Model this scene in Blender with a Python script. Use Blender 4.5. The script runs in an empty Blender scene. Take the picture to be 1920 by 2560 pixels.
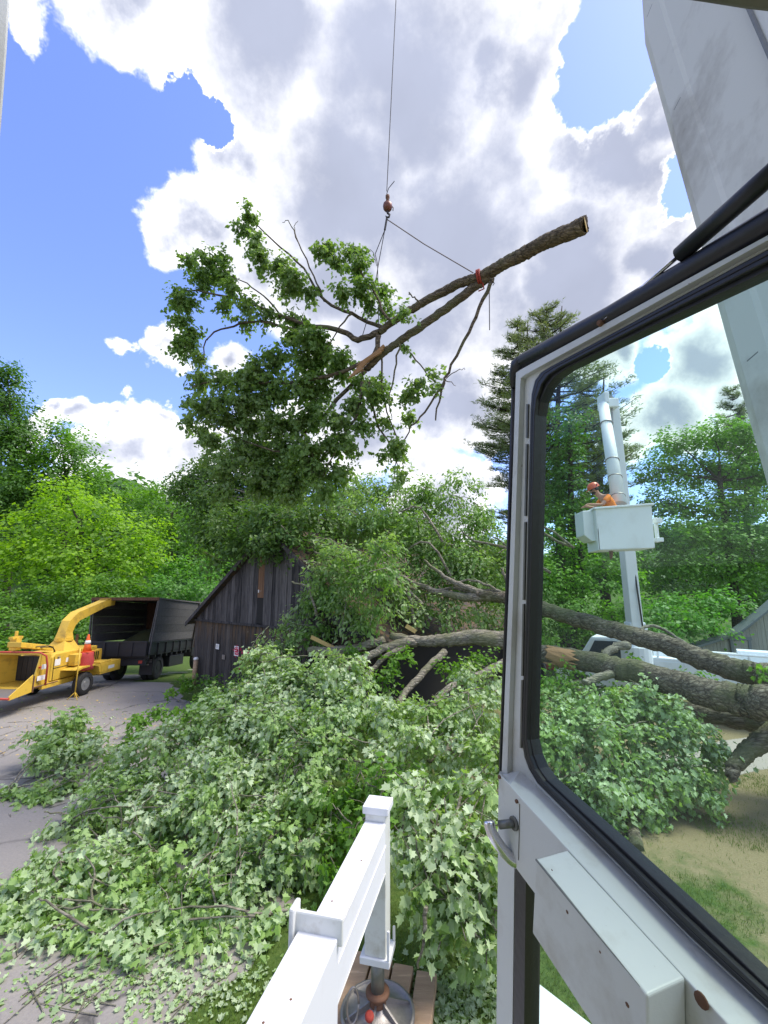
import bpy, bmesh, math, random
import numpy as np
from mathutils import Vector, Matrix
S = bpy.context.scene
COL = S.collection
PI = math.pi
R = math.radians
random.seed(5)
RNG = np.random.default_rng(11)

# ------------------------------------------------------------------ camera
F = 1100.0; PIT = R(9.45); CH = 4.0
cd = bpy.data.cameras.new('camera'); cam = bpy.data.objects.new('camera', cd); COL.objects.link(cam)
cd.sensor_fit = 'VERTICAL'; cd.sensor_height = 24; cd.sensor_width = 18; cd.lens = 24 * F / 2560
cd.clip_start = 0.02; cd.clip_end = 3000
cam.location = (0, 0, CH); cam.rotation_euler = (PI / 2 + PIT, 0, 0)
S.camera = cam
cR = Vector((1, 0, 0)); cF = Vector((0, math.cos(PIT), math.sin(PIT))); cU = Vector((0, -math.sin(PIT), math.cos(PIT)))
O = Vector((0, 0, CH))
def C(x, y, z): return O + cR * x + cU * y + cF * z                 # right, up, forward of the cab seat
def ray(px, py): return cF + cR * ((px - 960) / F) + cU * ((1280 - py) / F)
def P(px, py, Y): d = ray(px, py); return O + d * (Y / d.y)
def Z(px, py, z): return O + ray(px, py) * z
def G(px, py, h=0.0): d = ray(px, py); return O + d * ((h - CH) / d.z)

# ------------------------------------------------------------------ sky, sun, exposure
SUN_EL = R(61); SUN_AZ = R(82)            # azimuth clockwise from +Y
W = bpy.data.worlds.new('World'); S.world = W; W.use_nodes = True
nt = W.node_tree; nt.nodes.clear()
def N(t, **k):
    n = nt.nodes.new(t)
    for a, b in k.items(): setattr(n, a, b)
    return n
def L(a, b): nt.links.new(a, b)
def M(op, a, b=None, c=None, clamp=False):
    n = N('ShaderNodeMath', operation=op, use_clamp=clamp)
    for i, v in enumerate((a, b, c)):
        if v is None: continue
        if isinstance(v, (int, float)): n.inputs[i].default_value = v
        else: L(v, n.inputs[i])
    return n.outputs[0]
def VM(op, a, b=None, s=None):
    n = N('ShaderNodeVectorMath', operation=op)
    for i, v in enumerate((a, b)):
        if v is None: continue
        if isinstance(v, (tuple, list, Vector)): n.inputs[i].default_value = v
        else: L(v, n.inputs[i])
    if s is not None: n.inputs[3].default_value = s
    return n
def smooth(x, a, b):
    n = N('ShaderNodeMapRange', interpolation_type='SMOOTHSTEP'); L(x, n.inputs[0])
    n.inputs[1].default_value = a; n.inputs[2].default_value = b; return n.outputs[0]
tc = N('ShaderNodeTexCoord'); D0 = tc.outputs['Generated']
def wnoise(scale, detail=6, rough=.6, vec=None):
    n = N('ShaderNodeTexNoise'); L(vec or D0, n.inputs['Vector']); n.inputs['Scale'].default_value = scale
    n.inputs['Detail'].default_value = detail; n.inputs['Roughness'].default_value = rough; return n
n1 = wnoise(3.4, 3); n2 = wnoise(11, 5, .65)
w1 = VM('SCALE', VM('SUBTRACT', n1.outputs['Color'], (.5, .5, .5)).outputs[0], s=.26)
w2 = VM('SCALE', VM('SUBTRACT', n2.outputs['Color'], (.5, .5, .5)).outputs[0], s=.10)
DD = VM('ADD', VM('ADD', D0, w1.outputs[0]).outputs[0], w2.outputs[0]).outputs[0]
CL = [(700,60,300),(1000,260,380),(1280,190,200),(350,10,170),(150,30,110),(140,120,50),(900,480,300),(510,560,110),(600,440,110),(620,640,110),
      (1130,600,350),(1430,700,260),(1600,330,120),(1530,420,170),(1650,640,170),(820,700,190),(1000,850,220),
      (300,822,34),(250,812,24),(380,832,42),(430,845,30),(560,905,50),(150,960,30),(215,985,48),(270,1000,42),(330,1012,42),(400,1022,45),(360,960,30),(420,965,25),
      (130,1025,75),(350,1140,125),(470,1130,105),(270,1110,80),(420,1180,100),(600,1120,90),(1040,1170,80),(1150,1000,150),(1200,1230,80),(1250,1080,90),(900,1050,170),
      (1640,1050,130),(1780,900,190),(1880,1050,160),(1560,850,70),(720,1130,110),(1100,1280,150),(500,1260,100),(250,1300,200)]
field = None
for (px, py, r) in CL:
    if r < 70: r *= 1.25
    d = ray(px, py); d.normalize(); e = ray(px + r, py + r * .35); e.normalize()
    dist = VM('DISTANCE', DD, tuple(d)).outputs['Value']
    f = M('MULTIPLY_ADD', dist, -1.0 / max((e - d).length, .004), 1.0)
    f = M('MULTIPLY', f, min(1.0, .55 + r / 400))
    field = f if field is None else M('SMOOTH_MAX', field, f, .06)
DG = VM('ADD', VM('ADD', D0, VM('SCALE', w1.outputs[0], s=.3).outputs[0]).outputs[0], w2.outputs[0]).outputs[0]
for (px, py, r) in [(1575,60,175),(1505,215,120),(1690,470,70),(1640,890,50),(560,320,60),(480,260,70),(1260,1150,40)]:
    d = ray(px, py); d.normalize(); e = ray(px + r, py + r * .35); e.normalize()
    dist = VM('DISTANCE', DG, tuple(d)).outputs['Value']
    f = M('MULTIPLY_ADD', dist, -1.0 / (e - d).length, 1.0)
    field = M('SUBTRACT', field, M('MAXIMUM', M('MULTIPLY', f, 2.2), 0.0))
gen = M('MULTIPLY_ADD', wnoise(2.1, 5, .55).outputs['Fac'], 3.2, -1.62)
vdot = VM('DOT_PRODUCT', D0, tuple(cF)).outputs['Value']
gen = M('SUBTRACT', gen, M('MULTIPLY', smooth(vdot, .35, .62), 4.0))
field = M('MAXIMUM', field, gen)
fine = wnoise(9, 8, .62).outputs['Fac']; fine2 = wnoise(30, 6, .6).outputs['Fac']
fe = M('ADD', field, M('MULTIPLY_ADD', fine, .55, -.29)); fe = M('ADD', fe, M('MULTIPLY_ADD', fine2, .16, -.08))
mask = smooth(fe, -.05, .20)
thick = smooth(M('ADD', fe, M('MULTIPLY_ADD', wnoise(4, 5, .5).outputs['Fac'], .42, -.20)),   .06, .72)
sky = N('ShaderNodeTexSky', sky_type='NISHITA', sun_disc=False, sun_elevation=SUN_EL, sun_rotation=SUN_AZ)
sky.air_density = 1.0; sky.dust_density = .6; sky.ozone_density = 2.5
hs = N('ShaderNodeMix', data_type='RGBA', blend_type='MULTIPLY'); hs.inputs[0].default_value = 1
L(sky.outputs[0], hs.inputs[6]); hs.inputs[7].default_value = (1.08, 1.06, 1.42, 1)
bs = N('ShaderNodeBackground'); L(hs.outputs[2], bs.inputs[0]); bs.inputs[1].default_value = .135
cc = N('ShaderNodeMix', data_type='RGBA'); L(thick, cc.inputs[0]); cc.inputs[6].default_value = (.82, .82, .84, 1); cc.inputs[7].default_value = (.29, .315, .405, 1)
cm = N('ShaderNodeMix', data_type='RGBA', blend_type='MULTIPLY'); cm.inputs[0].default_value = 1
L(cc.outputs[2], cm.inputs[6]); shade = N('ShaderNodeCombineColor')
sv = M('MULTIPLY_ADD', wnoise(3.3, 6, .5).outputs['Fac'], .62, .70)
for i in range(3): L(sv, shade.inputs[i])
L(shade.outputs[0], cm.inputs[7])
bc = N('ShaderNodeBackground'); L(cm.outputs[2], bc.inputs[0]); bc.inputs[1].default_value = 1.0
mx = N('ShaderNodeMixShader'); L(mask, mx.inputs[0]); L(bs.outputs[0], mx.inputs[1]); L(bc.outputs[0], mx.inputs[2])
wo = N('ShaderNodeOutputWorld'); L(mx.outputs[0], wo.inputs[0])
sl = bpy.data.lights.new('sun', 'SUN'); sl.energy = 2.9; sl.angle = R(24); sl.color = (1, .94, .83)
so = bpy.data.objects.new('sun', sl); COL.objects.link(so)
sd = Vector((math.sin(SUN_AZ) * math.cos(SUN_EL), math.cos(SUN_AZ) * math.cos(SUN_EL), math.sin(SUN_EL)))
so.rotation_euler = sd.to_track_quat('Z', 'Y').to_euler(); so.location = (0, -10, 30)
vs = S.view_settings; vs.view_transform = 'Standard'; vs.look = 'None'; vs.gamma = 1; vs.use_curve_mapping = False; vs.exposure = 0.88
S.render.engine = 'CYCLES'
S.cycles.max_bounces = 8; S.cycles.transparent_max_bounces = 16; S.cycles.transmission_bounces = 6; S.cycles.diffuse_bounces = 3

# ------------------------------------------------------------------ materials
def newmat(name):
    m = bpy.data.materials.new(name); m.use_nodes = True; m.node_tree.nodes.clear(); return m
class NT:
    def __init__(s, m): s.t = m.node_tree
    def n(s, t, **k):
        x = s.t.nodes.new(t)
        for a, b in k.items(): setattr(x, a, b)
        return x
    def l(s, a, b): s.t.links.new(a, b)
    def noise(s, vec, scale, detail=5, rough=.6):
        x = s.n('ShaderNodeTexNoise'); s.l(vec, x.inputs['Vector'])
        x.inputs['Scale'].default_value = scale; x.inputs['Detail'].default_value = detail; x.inputs['Roughness'].default_value = rough
        return x.outputs['Fac']
    def ramp(s, f, stops):
        x = s.n('ShaderNodeValToRGB'); s.l(f, x.inputs[0]); e = x.color_ramp.elements
        e[0].position, e[0].color = stops[0][0], (*stops[0][1], 1); e[1].position, e[1].color = stops[-1][0], (*stops[-1][1], 1)
        for p, c in stops[1:-1]: q = e.new(p); q.color = (*c, 1)
        return x.outputs[0]
    def mix(s, f, a, b, mode='MIX'):
        x = s.n('ShaderNodeMix', data_type='RGBA', blend_type=mode)
        for i, v in ((0, f), (6, a), (7, b)):
            if isinstance(v, (int, float)): x.inputs[i].default_value = v
            elif isinstance(v, tuple): x.inputs[i].default_value = (*v, 1)
            else: s.l(v, x.inputs[i])
        return x.outputs[2]
    def math(s, op, a, b=None, clamp=False):
        x = s.n('ShaderNodeMath', operation=op, use_clamp=clamp)
        for i, v in ((0, a), (1, b)):
            if v is None: continue
            if isinstance(v, (int, float)): x.inputs[i].default_value = v
            else: s.l(v, x.inputs[i])
        return x.outputs[0]
    def coords(s, kind='Object', scale=(1, 1, 1)):
        t = s.n('ShaderNodeTexCoord'); m = s.n('ShaderNodeMapping'); s.l(t.outputs[kind], m.inputs[0]); m.inputs['Scale'].default_value = scale
        return m.outputs[0]
    def pos(s, scale=(1, 1, 1)):
        t = s.n('ShaderNodeNewGeometry'); m = s.n('ShaderNodeMapping'); s.l(t.outputs['Position'], m.inputs[0]); m.inputs['Scale'].default_value = scale
        return m.outputs[0]
    def out(s, col, rough=.6, metal=0, bump=None, bstr=.3, bdist=.02, spec=.5):
        b = s.n('ShaderNodeBsdfPrincipled')
        if isinstance(col, tuple): b.inputs['Base Color'].default_value = (*col, 1)
        else: s.l(col, b.inputs['Base Color'])
        if isinstance(rough, (int, float)): b.inputs['Roughness'].default_value = rough
        else: s.l(rough, b.inputs['Roughness'])
        b.inputs['Metallic'].default_value = metal; b.inputs['Specular IOR Level'].default_value = spec
        if bump is not None:
            u = s.n('ShaderNodeBump'); u.inputs['Strength'].default_value = bstr; u.inputs['Distance'].default_value = bdist
            s.l(bump, u.inputs['Height']); s.l(u.outputs[0], b.inputs['Normal'])
        o = s.n('ShaderNodeOutputMaterial'); s.l(b.outputs[0], o.inputs[0]); return b
def paint(name, c, dirt=(.2, .17, .12), rough=.4, amt=.5, scale=3, metal=0, spots=True):
    m = newmat(name); t = NT(m); v = t.pos()
    f = t.noise(v, scale, 8, .65); g = t.noise(v, scale * 9, 4, .7)
    k = t.ramp(f, [(.52, (0, 0, 0)), (.78, (amt, amt, amt))])
    col = t.mix(k, c, dirt)
    if spots:
        sp = t.ramp(g, [(.69, (0, 0, 0)), (.74, (.6, .6, .6))]); col = t.mix(sp, col, dirt)
    t.out(col, t.math('ADD', rough, t.math('MULTIPLY', f, .25)), metal, g, .06, .01); return m
def flat(name, c, rough=.6, metal=0, bscale=40, b=.15):
    m = newmat(name); t = NT(m); v = t.pos(); f = t.noise(v, bscale, 5)
    col = t.mix(f, tuple(x * .75 for x in c), tuple(min(1, x * 1.25) for x in c)); t.out(col, rough, metal, f, b, .01); return m
def leafmat(name, c1, c2, under, trans=.3, var=.35, clump=.35):
    m = newmat(name); t = NT(m); g = t.n('ShaderNodeNewGeometry')
    rnd = g.outputs['Random Per Island']
    base = t.mix(rnd, c1, c2)
    lf = t.noise(t.pos(), clump, 3, .6)
    base = t.mix(t.ramp(lf, [(.35, (0, 0, 0)), (.65, (1, 1, 1))]), base, t.mix(.55, base, c2))
    und = t.mix(rnd, tuple(x * .85 for x in under), tuple(x * 1.1 for x in under))
    pn = t.ramp(t.noise(t.pos(), clump * .9, 3, .55), [(.44, (0, 0, 0)), (.58, (.75, .75, .75))]); und = t.mix(pn, und, tuple((x + y) / 2 for x, y in zip(under, (.11, .25, .01)))) ; base = t.mix(t.math('MULTIPLY', t.math('SUBTRACT', .75, pn), .6), base, tuple((x + y) / 2 for x, y in zip(under, c2)))
    col = t.mix(g.outputs['Backfacing'], base, und)
    hv = t.n('ShaderNodeHueSaturation'); t.l(col, hv.inputs['Color'])
    t.l(t.math('ADD', t.math('MULTIPLY', t.math('FRACT', t.math('MULTIPLY', rnd, 37.7)), var), 1 - var * .5), hv.inputs['Value'])
    col = hv.outputs[0]
    b = t.n('ShaderNodeBsdfPrincipled'); t.l(col, b.inputs['Base Color']); b.inputs['Roughness'].default_value = .5; b.inputs['Specular IOR Level'].default_value = .35
    tr = t.n('ShaderNodeBsdfTranslucent'); t.l(t.mix(1.0, base, (1.5, 1.6, .6), 'MULTIPLY'), tr.inputs[0])
    x = t.n('ShaderNodeMixShader'); x.inputs[0].default_value = trans; t.l(b.outputs[0], x.inputs[1]); t.l(tr.outputs[0], x.inputs[2])
    o = t.n('ShaderNodeOutputMaterial'); t.l(x.outputs[0], o.inputs[0]); return m
def bark(name, a, b, moss=None, scale=(2.2, 8, 8)):
    m = newmat(name); t = NT(m); v = t.pos(scale); f = t.noise(v, 2.2, 8, .7); g = t.noise(t.pos(), 1.3, 4)
    vo = t.n('ShaderNodeTexVoronoi'); vo.feature = 'DISTANCE_TO_EDGE'; t.l(t.pos((2, 9, 9)), vo.inputs['Vector']); vo.inputs['Scale'].default_value = 1.5
    col = t.ramp(f, [(.34, a), (.52, tuple((x + y) / 2 for x, y in zip(a, b))), (.64, b), (.74, tuple(min(.6, x * 1.7) for x in b))])
    col = t.mix(t.ramp(vo.outputs[0], [(.0, (.75, .75, .75)), (.12, (0, 0, 0))]), col, tuple(x * .6 for x in a))
    if moss: col = t.mix(t.ramp(g, [(.48, (0, 0, 0)), (.62, (.75, .75, .75))]), col, moss)
    h = t.math('ADD', f, t.math('MULTIPLY', vo.outputs[0], .8))
    t.out(col, .9, 0, h, 1.0, .05, .2); return m
def woodmat(name, a, b, tan=None, tanz=None, vert=True):
    m = newmat(name); t = NT(m); oi = t.n('ShaderNodeObjectInfo')
    sc = (9, 9, .8) if vert else (1.2, 9, 9)
    v = t.pos(sc); f = t.noise(v, 2.2, 7, .7); fi = t.noise(t.pos(tuple(x * 4 for x in sc)), 2.5, 4, .7)
    f2 = t.math('ADD', t.math('MULTIPLY', f, .75), t.math('MULTIPLY', oi.outputs['Random'], .22))
    col = t.ramp(f2, [(.32, a), (.62, b), (.75, tuple(x * 1.7 for x in b))])
    if tan:
        g = t.n('ShaderNodeNewGeometry'); s = t.n('ShaderNodeSeparateXYZ'); t.l(g.outputs['Position'], s.inputs[0])
        k = t.n('ShaderNodeMapRange'); t.l(s.outputs[2], k.inputs[0]); k.inputs[1].default_value = tanz[0]; k.inputs[2].default_value = tanz[1]
        st = t.ramp(t.noise(t.pos((4, 4, .5)), 2, 4), [(.42, (0, 0, 0)), (.62, (1, 1, 1))])
        col = t.mix(t.math('MULTIPLY', k.outputs[0], t.math('MULTIPLY', st, .8)), col, tan)
    sp = t.ramp(t.noise(t.pos(), 9, 3, .5), [(.74, (0, 0, 0)), (.77, (.5, .5, .5))])
    col = t.mix(sp, col, (.4, .38, .34))
    t.out(col, .85, 0, fi, .6, .012, .3); return m

MT = {}
MT['crane'] = paint('crane_white_paint', (.60, .61, .57), (.27, .22, .14), .32, .6, 6)
MT['boom'] = paint('boom_grey_paint', (.58, .57, .51), (.22, .19, .15), .45, .85, 2.1, spots=False)
MT['beam'] = paint('outrigger_white_paint', (.66, .67, .68), (.45, .42, .38), .4, .25, 4)
MT['rubber'] = flat('black_rubber', (.012, .012, .014), .42, 0, 60, .1)
MT['chrome'] = flat('worn_chrome', (.72, .70, .72), .22, 1, 20, .03)
MT['steel'] = flat('dull_steel', (.30, .28, .26), .5, .7, 30, .2)
MT['rust'] = flat('rusty_steel', (.16, .08, .045), .8, .2, 25, .4)
MT['greysteel'] = flat('greasy_grey_steel', (.17, .17, .15), .45, .6, 30, .2)
MT['yellow'] = paint('yellow_machine_paint', (.66, .43, .05), (.16, .10, .04), .42, .7, 3)
MT['red'] = paint('red_faded_paint', (.42, .05, .03), (.2, .1, .07), .5, .5, 4)
MT['black'] = paint('black_truck_paint', (.016, .016, .018), (.07, .06, .05), .45, .5, 3)
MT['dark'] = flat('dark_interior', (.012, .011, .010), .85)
MT['tyre'] = flat('tyre_rubber', (.022, .022, .022), .85, 0, 30, .3)
MT['rim'] = flat('steel_rim', (.42, .42, .42), .4, .6)
MT['wtruck'] = paint('white_truck_paint', (.74, .77, .80), (.4, .4, .38), .35, .25, 3)
MT['fibre'] = paint('fibreglass_white', (.72, .75, .74), (.45, .44, .38), .45, .25, 2.5)
MT['winglass'] = flat('dark_window_glass', (.03, .045, .06), .08, 0, 5, 0)
MT['orange'] = flat('orange_cloth', (.85, .22, .01), .8, 0, 60, .3)
MT['helmet'] = flat('orange_helmet', (.62, .11, .04), .35, 0, 10, .02)
MT['skin'] = flat('skin', (.42, .22, .14), .6, 0, 40, .1)
MT['trousers'] = flat('dark_trousers', (.03, .035, .04), .9)
MT['cone'] = flat('cone_orange', (.85, .13, .02), .5)
MT['sack'] = flat('red_mesh_sack', (.50, .06, .055), .85, 0, 30, .8)
MT['whiteplast'] = flat('white_band', (.78, .76, .74), .5)
MT['barn'] = woodmat('barn_boards_black_brown', (.016, .014, .013), (.085, .076, .068), (.14, .085, .04), (1.6, 2.5))
MT['barnup'] = woodmat('gable_boards_grey_black', (.017, .016, .017), (.12, .11, .105))
MT['tanwood'] = woodmat('tan_planks', (.30, .20, .125), (.42, .29, .18), vert=False)
MT['stake'] = woodmat('grey_black_planks', (.055, .053, .051), (.125, .12, .116), vert=False)
MT['brownwood'] = woodmat('brown_boards', (.09, .045, .025), (.2, .11, .06))
MT['rope'] = flat('dark_wire_rope', (.04, .035, .035), .7, .2)
MT['ropelight'] = flat('grey_rope', (.16, .13, .12), .8)
MT['redstrap'] = flat('red_strap', (.30, .035, .02), .8)
MT['ball'] = flat('overhaul_ball_rust', (.17, .06, .04), .5, .3)
MT['signwhite'] = flat('sign_white', (.7, .7, .68), .6)
MT['signred'] = flat('sign_red', (.5, .03, .05), .6)
MT['shed'] = woodmat('shed_grey_boards', (.24, .23, .20), (.32, .31, .27))
MT['shedtrim'] = flat('shed_trim_grey', (.12, .14, .15), .6)
MT['barklog'] = bark('bark_log', (.065, .05, .034), (.25, .20, .135), (.12, .125, .06))
MT['barkpale'] = bark('bark_pale_smooth', (.15, .135, .10), (.42, .385, .30), (.16, .17, .085))
MT['barktrunk'] = bark('bark_ridged', (.065, .052, .038), (.31, .27, .20), (.12, .13, .06))
MT['barkdark'] = bark('bark_dark', (.03, .024, .018), (.09, .075, .055))
MT['cutwood'] = flat('cut_wood', (.50, .36, .13), .8, 0, 30, .3)
MT['wound'] = flat('torn_orange_wood', (.30, .17, .075), .85, 0, 18, .6)
MT['flower'] = flat('magenta_petals', (.50, .01, .08), .7)
MT['chips'] = flat('wood_chips_green', (.06, .065, .02), .95, 0, 20, 1)
MT['lf_near'] = leafmat('maple_leaves_silvery', (.17, .31, .055), (.27, .41, .12), (.45, .545, .34), .32, .3, 1.1)
MT['lf_limb'] = leafmat('maple_leaves_on_limb', (.095, .185, .040), (.175, .275, .075), (.24, .32, .15), .48, .45, .5)
MT['lf_fallen'] = leafmat('leaves_olive', (.11, .235, .045), (.19, .33, .085), (.34, .43, .23), .42, .35, .35)
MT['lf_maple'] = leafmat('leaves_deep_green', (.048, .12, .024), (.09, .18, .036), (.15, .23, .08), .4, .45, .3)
MT['lf_bright'] = leafmat('leaves_bright_green', (.17, .34, .014), (.28, .46, .025), (.20, .33, .05), .48, .3, .15)
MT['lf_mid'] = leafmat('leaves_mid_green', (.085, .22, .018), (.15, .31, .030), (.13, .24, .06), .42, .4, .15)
MT['lf_dark'] = leafmat('leaves_dark_green', (.050, .14, .020), (.095, .21, .030), (.09, .17, .05), .36, .4, .15)
MT['lf_sumac'] = leafmat('leaves_sumac', (.075, .23, .028), (.13, .31, .045), (.14, .28, .08), .42, .35, .3)
MT['lf_pine'] = leafmat('pine_needles', (.12, .165, .06), (.20, .24, .11), (.15, .19, .09), .35, .5, .3)
MT['grass'] = leafmat('grass_blades', (.07, .13, .012), (.16, .19, .04), (.11, .19, .03), .3, .4, .6)

def asphalt():
    m = newmat('worn_asphalt'); t = NT(m); v = t.pos()
    big = t.noise(v, .35, 5, .6); fin = t.noise(v, 30, 6, .75); med = t.noise(v, 3, 5, .65)
    col = t.ramp(big, [(.3, (.235, .217, .192)), (.7, (.325, .30, .265))])
    col = t.mix(t.ramp(fin, [(.3, (0, 0, 0)), (.7, (.6, .6, .6))]), col, (.17, .155, .15))
    col = t.mix(t.ramp(med, [(.60, (0, 0, 0)), (.76, (.6, .6, .6))]), col, (.37, .325, .26))
    w = t.n('ShaderNodeTexVoronoi'); w.feature = 'DISTANCE_TO_EDGE'; w.inputs['Scale'].default_value = .33
    dv = t.n('ShaderNodeVectorMath', operation='ADD'); t.l(v, dv.inputs[0])
    nz = t.n('ShaderNodeTexNoise'); nz.inputs['Scale'].default_value = 1.3; nz.inputs['Detail'].default_value = 6; t.l(v, nz.inputs['Vector'])
    sc = t.n('ShaderNodeVectorMath', operation='SCALE'); t.l(nz.outputs['Color'], sc.inputs[0]); sc.inputs[3].default_value = .9; t.l(sc.outputs[0], dv.inputs[1])
    t.l(dv.outputs[0], w.inputs['Vector'])
    crack = t.ramp(w.outputs[0], [(.0, (1, 1, 1)), (.018, (0, 0, 0))])
    gate = t.ramp(t.noise(v, .5, 3), [(.40, (0, 0, 0)), (.55, (.85, .85, .85))])
    col = t.mix(t.math('MULTIPLY', crack, gate), col, (.05, .048, .045))
    t.out(col, .9, 0, t.math('SUBTRACT', fin, t.math('MULTIPLY', crack, .8)), .5, .012, .3); return m
def lawn():
    m = newmat('patchy_lawn'); t = NT(m); v = t.pos()
    a = t.noise(v, .55, 6, .65); f = t.noise(v, 14, 6, .7); h = t.noise(t.pos((1, 1, 1)), 50, 4, .7)
    g = t.ramp(f, [(.3, (.035, .075, .012)), (.7, (.095, .14, .03))])
    d = t.ramp(h, [(.3, (.19, .145, .075)), (.7, (.30, .245, .145))])
    s = t.n('ShaderNodeSeparateXYZ'); t.l(v, s.inputs[0])
    k = t.n('ShaderNodeMapRange'); t.l(s.outputs[0], k.inputs[0]); k.inputs[1].default_value = 1; k.inputs[2].default_value = 5; k.inputs[3].default_value = -.12; k.inputs[4].default_value = .19
    ky = t.n('ShaderNodeMapRange'); t.l(s.outputs[1], ky.inputs[0]); ky.inputs[1].default_value = 14; ky.inputs[2].default_value = 20; ky.inputs[3].default_value = 0; ky.inputs[4].default_value = -.4
    col = t.mix(t.ramp(t.math('ADD', t.math('ADD', a, k.outputs[0]), ky.outputs[0]), [(.47, (0, 0, 0)), (.60, (.95, .95, .95))]), g, d)
    t.out(col, .95, 0, f, .6, .05, .2); return m
MT['asphalt'] = asphalt(); MT['lawn'] = lawn()
MT['gravel'] = flat('pale_gravel', (.33, .29, .25), .95, 0, 30, .6)
MT['hill'] = flat('wooded_hill', (.035, .08, .02), .95, 0, 1, .5)
def glassmat(name, tint, dirtamt):
    m = newmat(name); t = NT(m); v = t.pos()
    tr = t.n('ShaderNodeBsdfTransparent'); tr.inputs[0].default_value = (*tint, 1)
    gl = t.n('ShaderNodeBsdfGlossy'); gl.inputs['Roughness'].default_value = .02; gl.inputs[0].default_value = (.9, 1, 1, 1)
    fr = t.n('ShaderNodeFresnel'); fr.inputs[0].default_value = 1.38
    a = t.n('ShaderNodeMixShader'); t.l(t.math('MULTIPLY', fr.outputs[0], .5), a.inputs[0]); t.l(tr.outputs[0], a.inputs[1]); t.l(gl.outputs[0], a.inputs[2])
    df = t.n('ShaderNodeBsdfTranslucent'); df.inputs[0].default_value = (.7, .8, .78, 1)
    dd = t.n('ShaderNodeBsdfDiffuse'); dd.inputs[0].default_value = (.55, .68, .66, 1)
    ds = t.n('ShaderNodeMixShader'); ds.inputs[0].default_value = .5; t.l(df.outputs[0], ds.inputs[1]); t.l(dd.outputs[0], ds.inputs[2])
    k = t.ramp(t.noise(v, 5, 4, .6), [(.35, (dirtamt * .35,) * 3), (.7, (dirtamt,) * 3)])
    b = t.n('ShaderNodeMixShader'); t.l(k, b.inputs[0]); t.l(a.outputs[0], b.inputs[1]); t.l(ds.outputs[0], b.inputs[2])
    o = t.n('ShaderNodeOutputMaterial'); t.l(b.outputs[0], o.inputs[0]); return m
MT['glass'] = glassmat('green_tinted_glass', (.77, .95, .87), .028)

# ------------------------------------------------------------------ helpers
WM = {}
class MB:
    def __init__(s): s.v = []; s.f = []
    def add(s, vs, fs):
        o = len(s.v); s.v += [Vector(x) for x in vs]; s.f += [tuple(i + o for i in f) for f in fs]; return s
    def box(s, c, d, m=None):
        vs = [Vector((x * d[0] / 2, y * d[1] / 2, z * d[2] / 2)) for x in (-1, 1) for y in (-1, 1) for z in (-1, 1)]
        c = Vector(c); vs = [(m @ v if m else v) + c for v in vs]
        return s.add(vs, [(0, 1, 3, 2), (4, 6, 7, 5), (0, 4, 5, 1), (2, 3, 7, 6), (0, 2, 6, 4), (1, 5, 7, 3)])
    def bb(s, x0, x1, y0, y1, z0, z1): return s.box(((x0 + x1) / 2, (y0 + y1) / 2, (z0 + z1) / 2), (x1 - x0, y1 - y0, z1 - z0))
    def hexa(s, a, b):            # two matching loops of points -> solid
        n = len(a); return s.add(list(a) + list(b), [tuple(range(n))[::-1], tuple(range(n, 2 * n))] + [(i, (i + 1) % n, n + (i + 1) % n, n + i) for i in range(n)])
    def prism(s, pts, axis, a, b):    # pts 2D, extruded along axis index
        def mk(p, h):
            q = list(p); q.insert(axis, h); return Vector(q)
        return s.hexa([mk(p, a) for p in pts], [mk(p, b) for p in pts])
    def tube(s, pts, rad, seg=8, cap=True, wob=0, rg=None):
        pts = [Vector(p) for p in pts]; n = len(pts)
        if isinstance(rad, (int, float)): rad = [rad] * n
        o = len(s.v); prev = None
        for i, p in enumerate(pts):
            t = (pts[min(i + 1, n - 1)] - pts[max(i - 1, 0)]).normalized()
            if prev is None: q = Vector((0, 0, 1)) if abs(t.z) < .9 else Vector((1, 0, 0)); u = t.cross(q).normalized()
            else: u = (prev - t * prev.dot(t)).normalized()
            prev = u; w = t.cross(u)
            for k in range(seg):
                a = 2 * PI * k / seg; r = rad[i] * (1 + (random.uniform(-wob, wob) if wob else 0))
                s.v.append(p + u * math.cos(a) * r + w * math.sin(a) * r)
        for i in range(n - 1):
            for k in range(seg):
                a = o + i * seg + k; b = o + i * seg + (k + 1) % seg
                s.f.append((a, b, b + seg, a + seg))
        if cap: s.f.append(tuple(o + k for k in range(seg))[::-1]); s.f.append(tuple(o + (n - 1) * seg + k for k in range(seg)))
        return s
    def lathe(s, prof, c, ax=(0, 0, 1), seg=20, cap=True):
        ax = Vector(ax).normalized(); q = Vector((0, 0, 1)) if abs(ax.z) < .9 else Vector((1, 0, 0)); u = ax.cross(q).normalized(); w = ax.cross(u); c = Vector(c); o = len(s.v)
        for r, h in prof:
            for k in range(seg): a = 2 * PI * k / seg; s.v.append(c + ax * h + (u * math.cos(a) + w * math.sin(a)) * max(r, 1e-4))
        for i in range(len(prof) - 1):
            for k in range(seg): a = o + i * seg + k; b = o + i * seg + (k + 1) % seg; s.f.append((a, b, b + seg, a + seg))
        if cap: s.f.append(tuple(o + k for k in range(seg))[::-1]); s.f.append(tuple(o + (len(prof) - 1) * seg + k for k in range(seg)))
        return s
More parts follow.
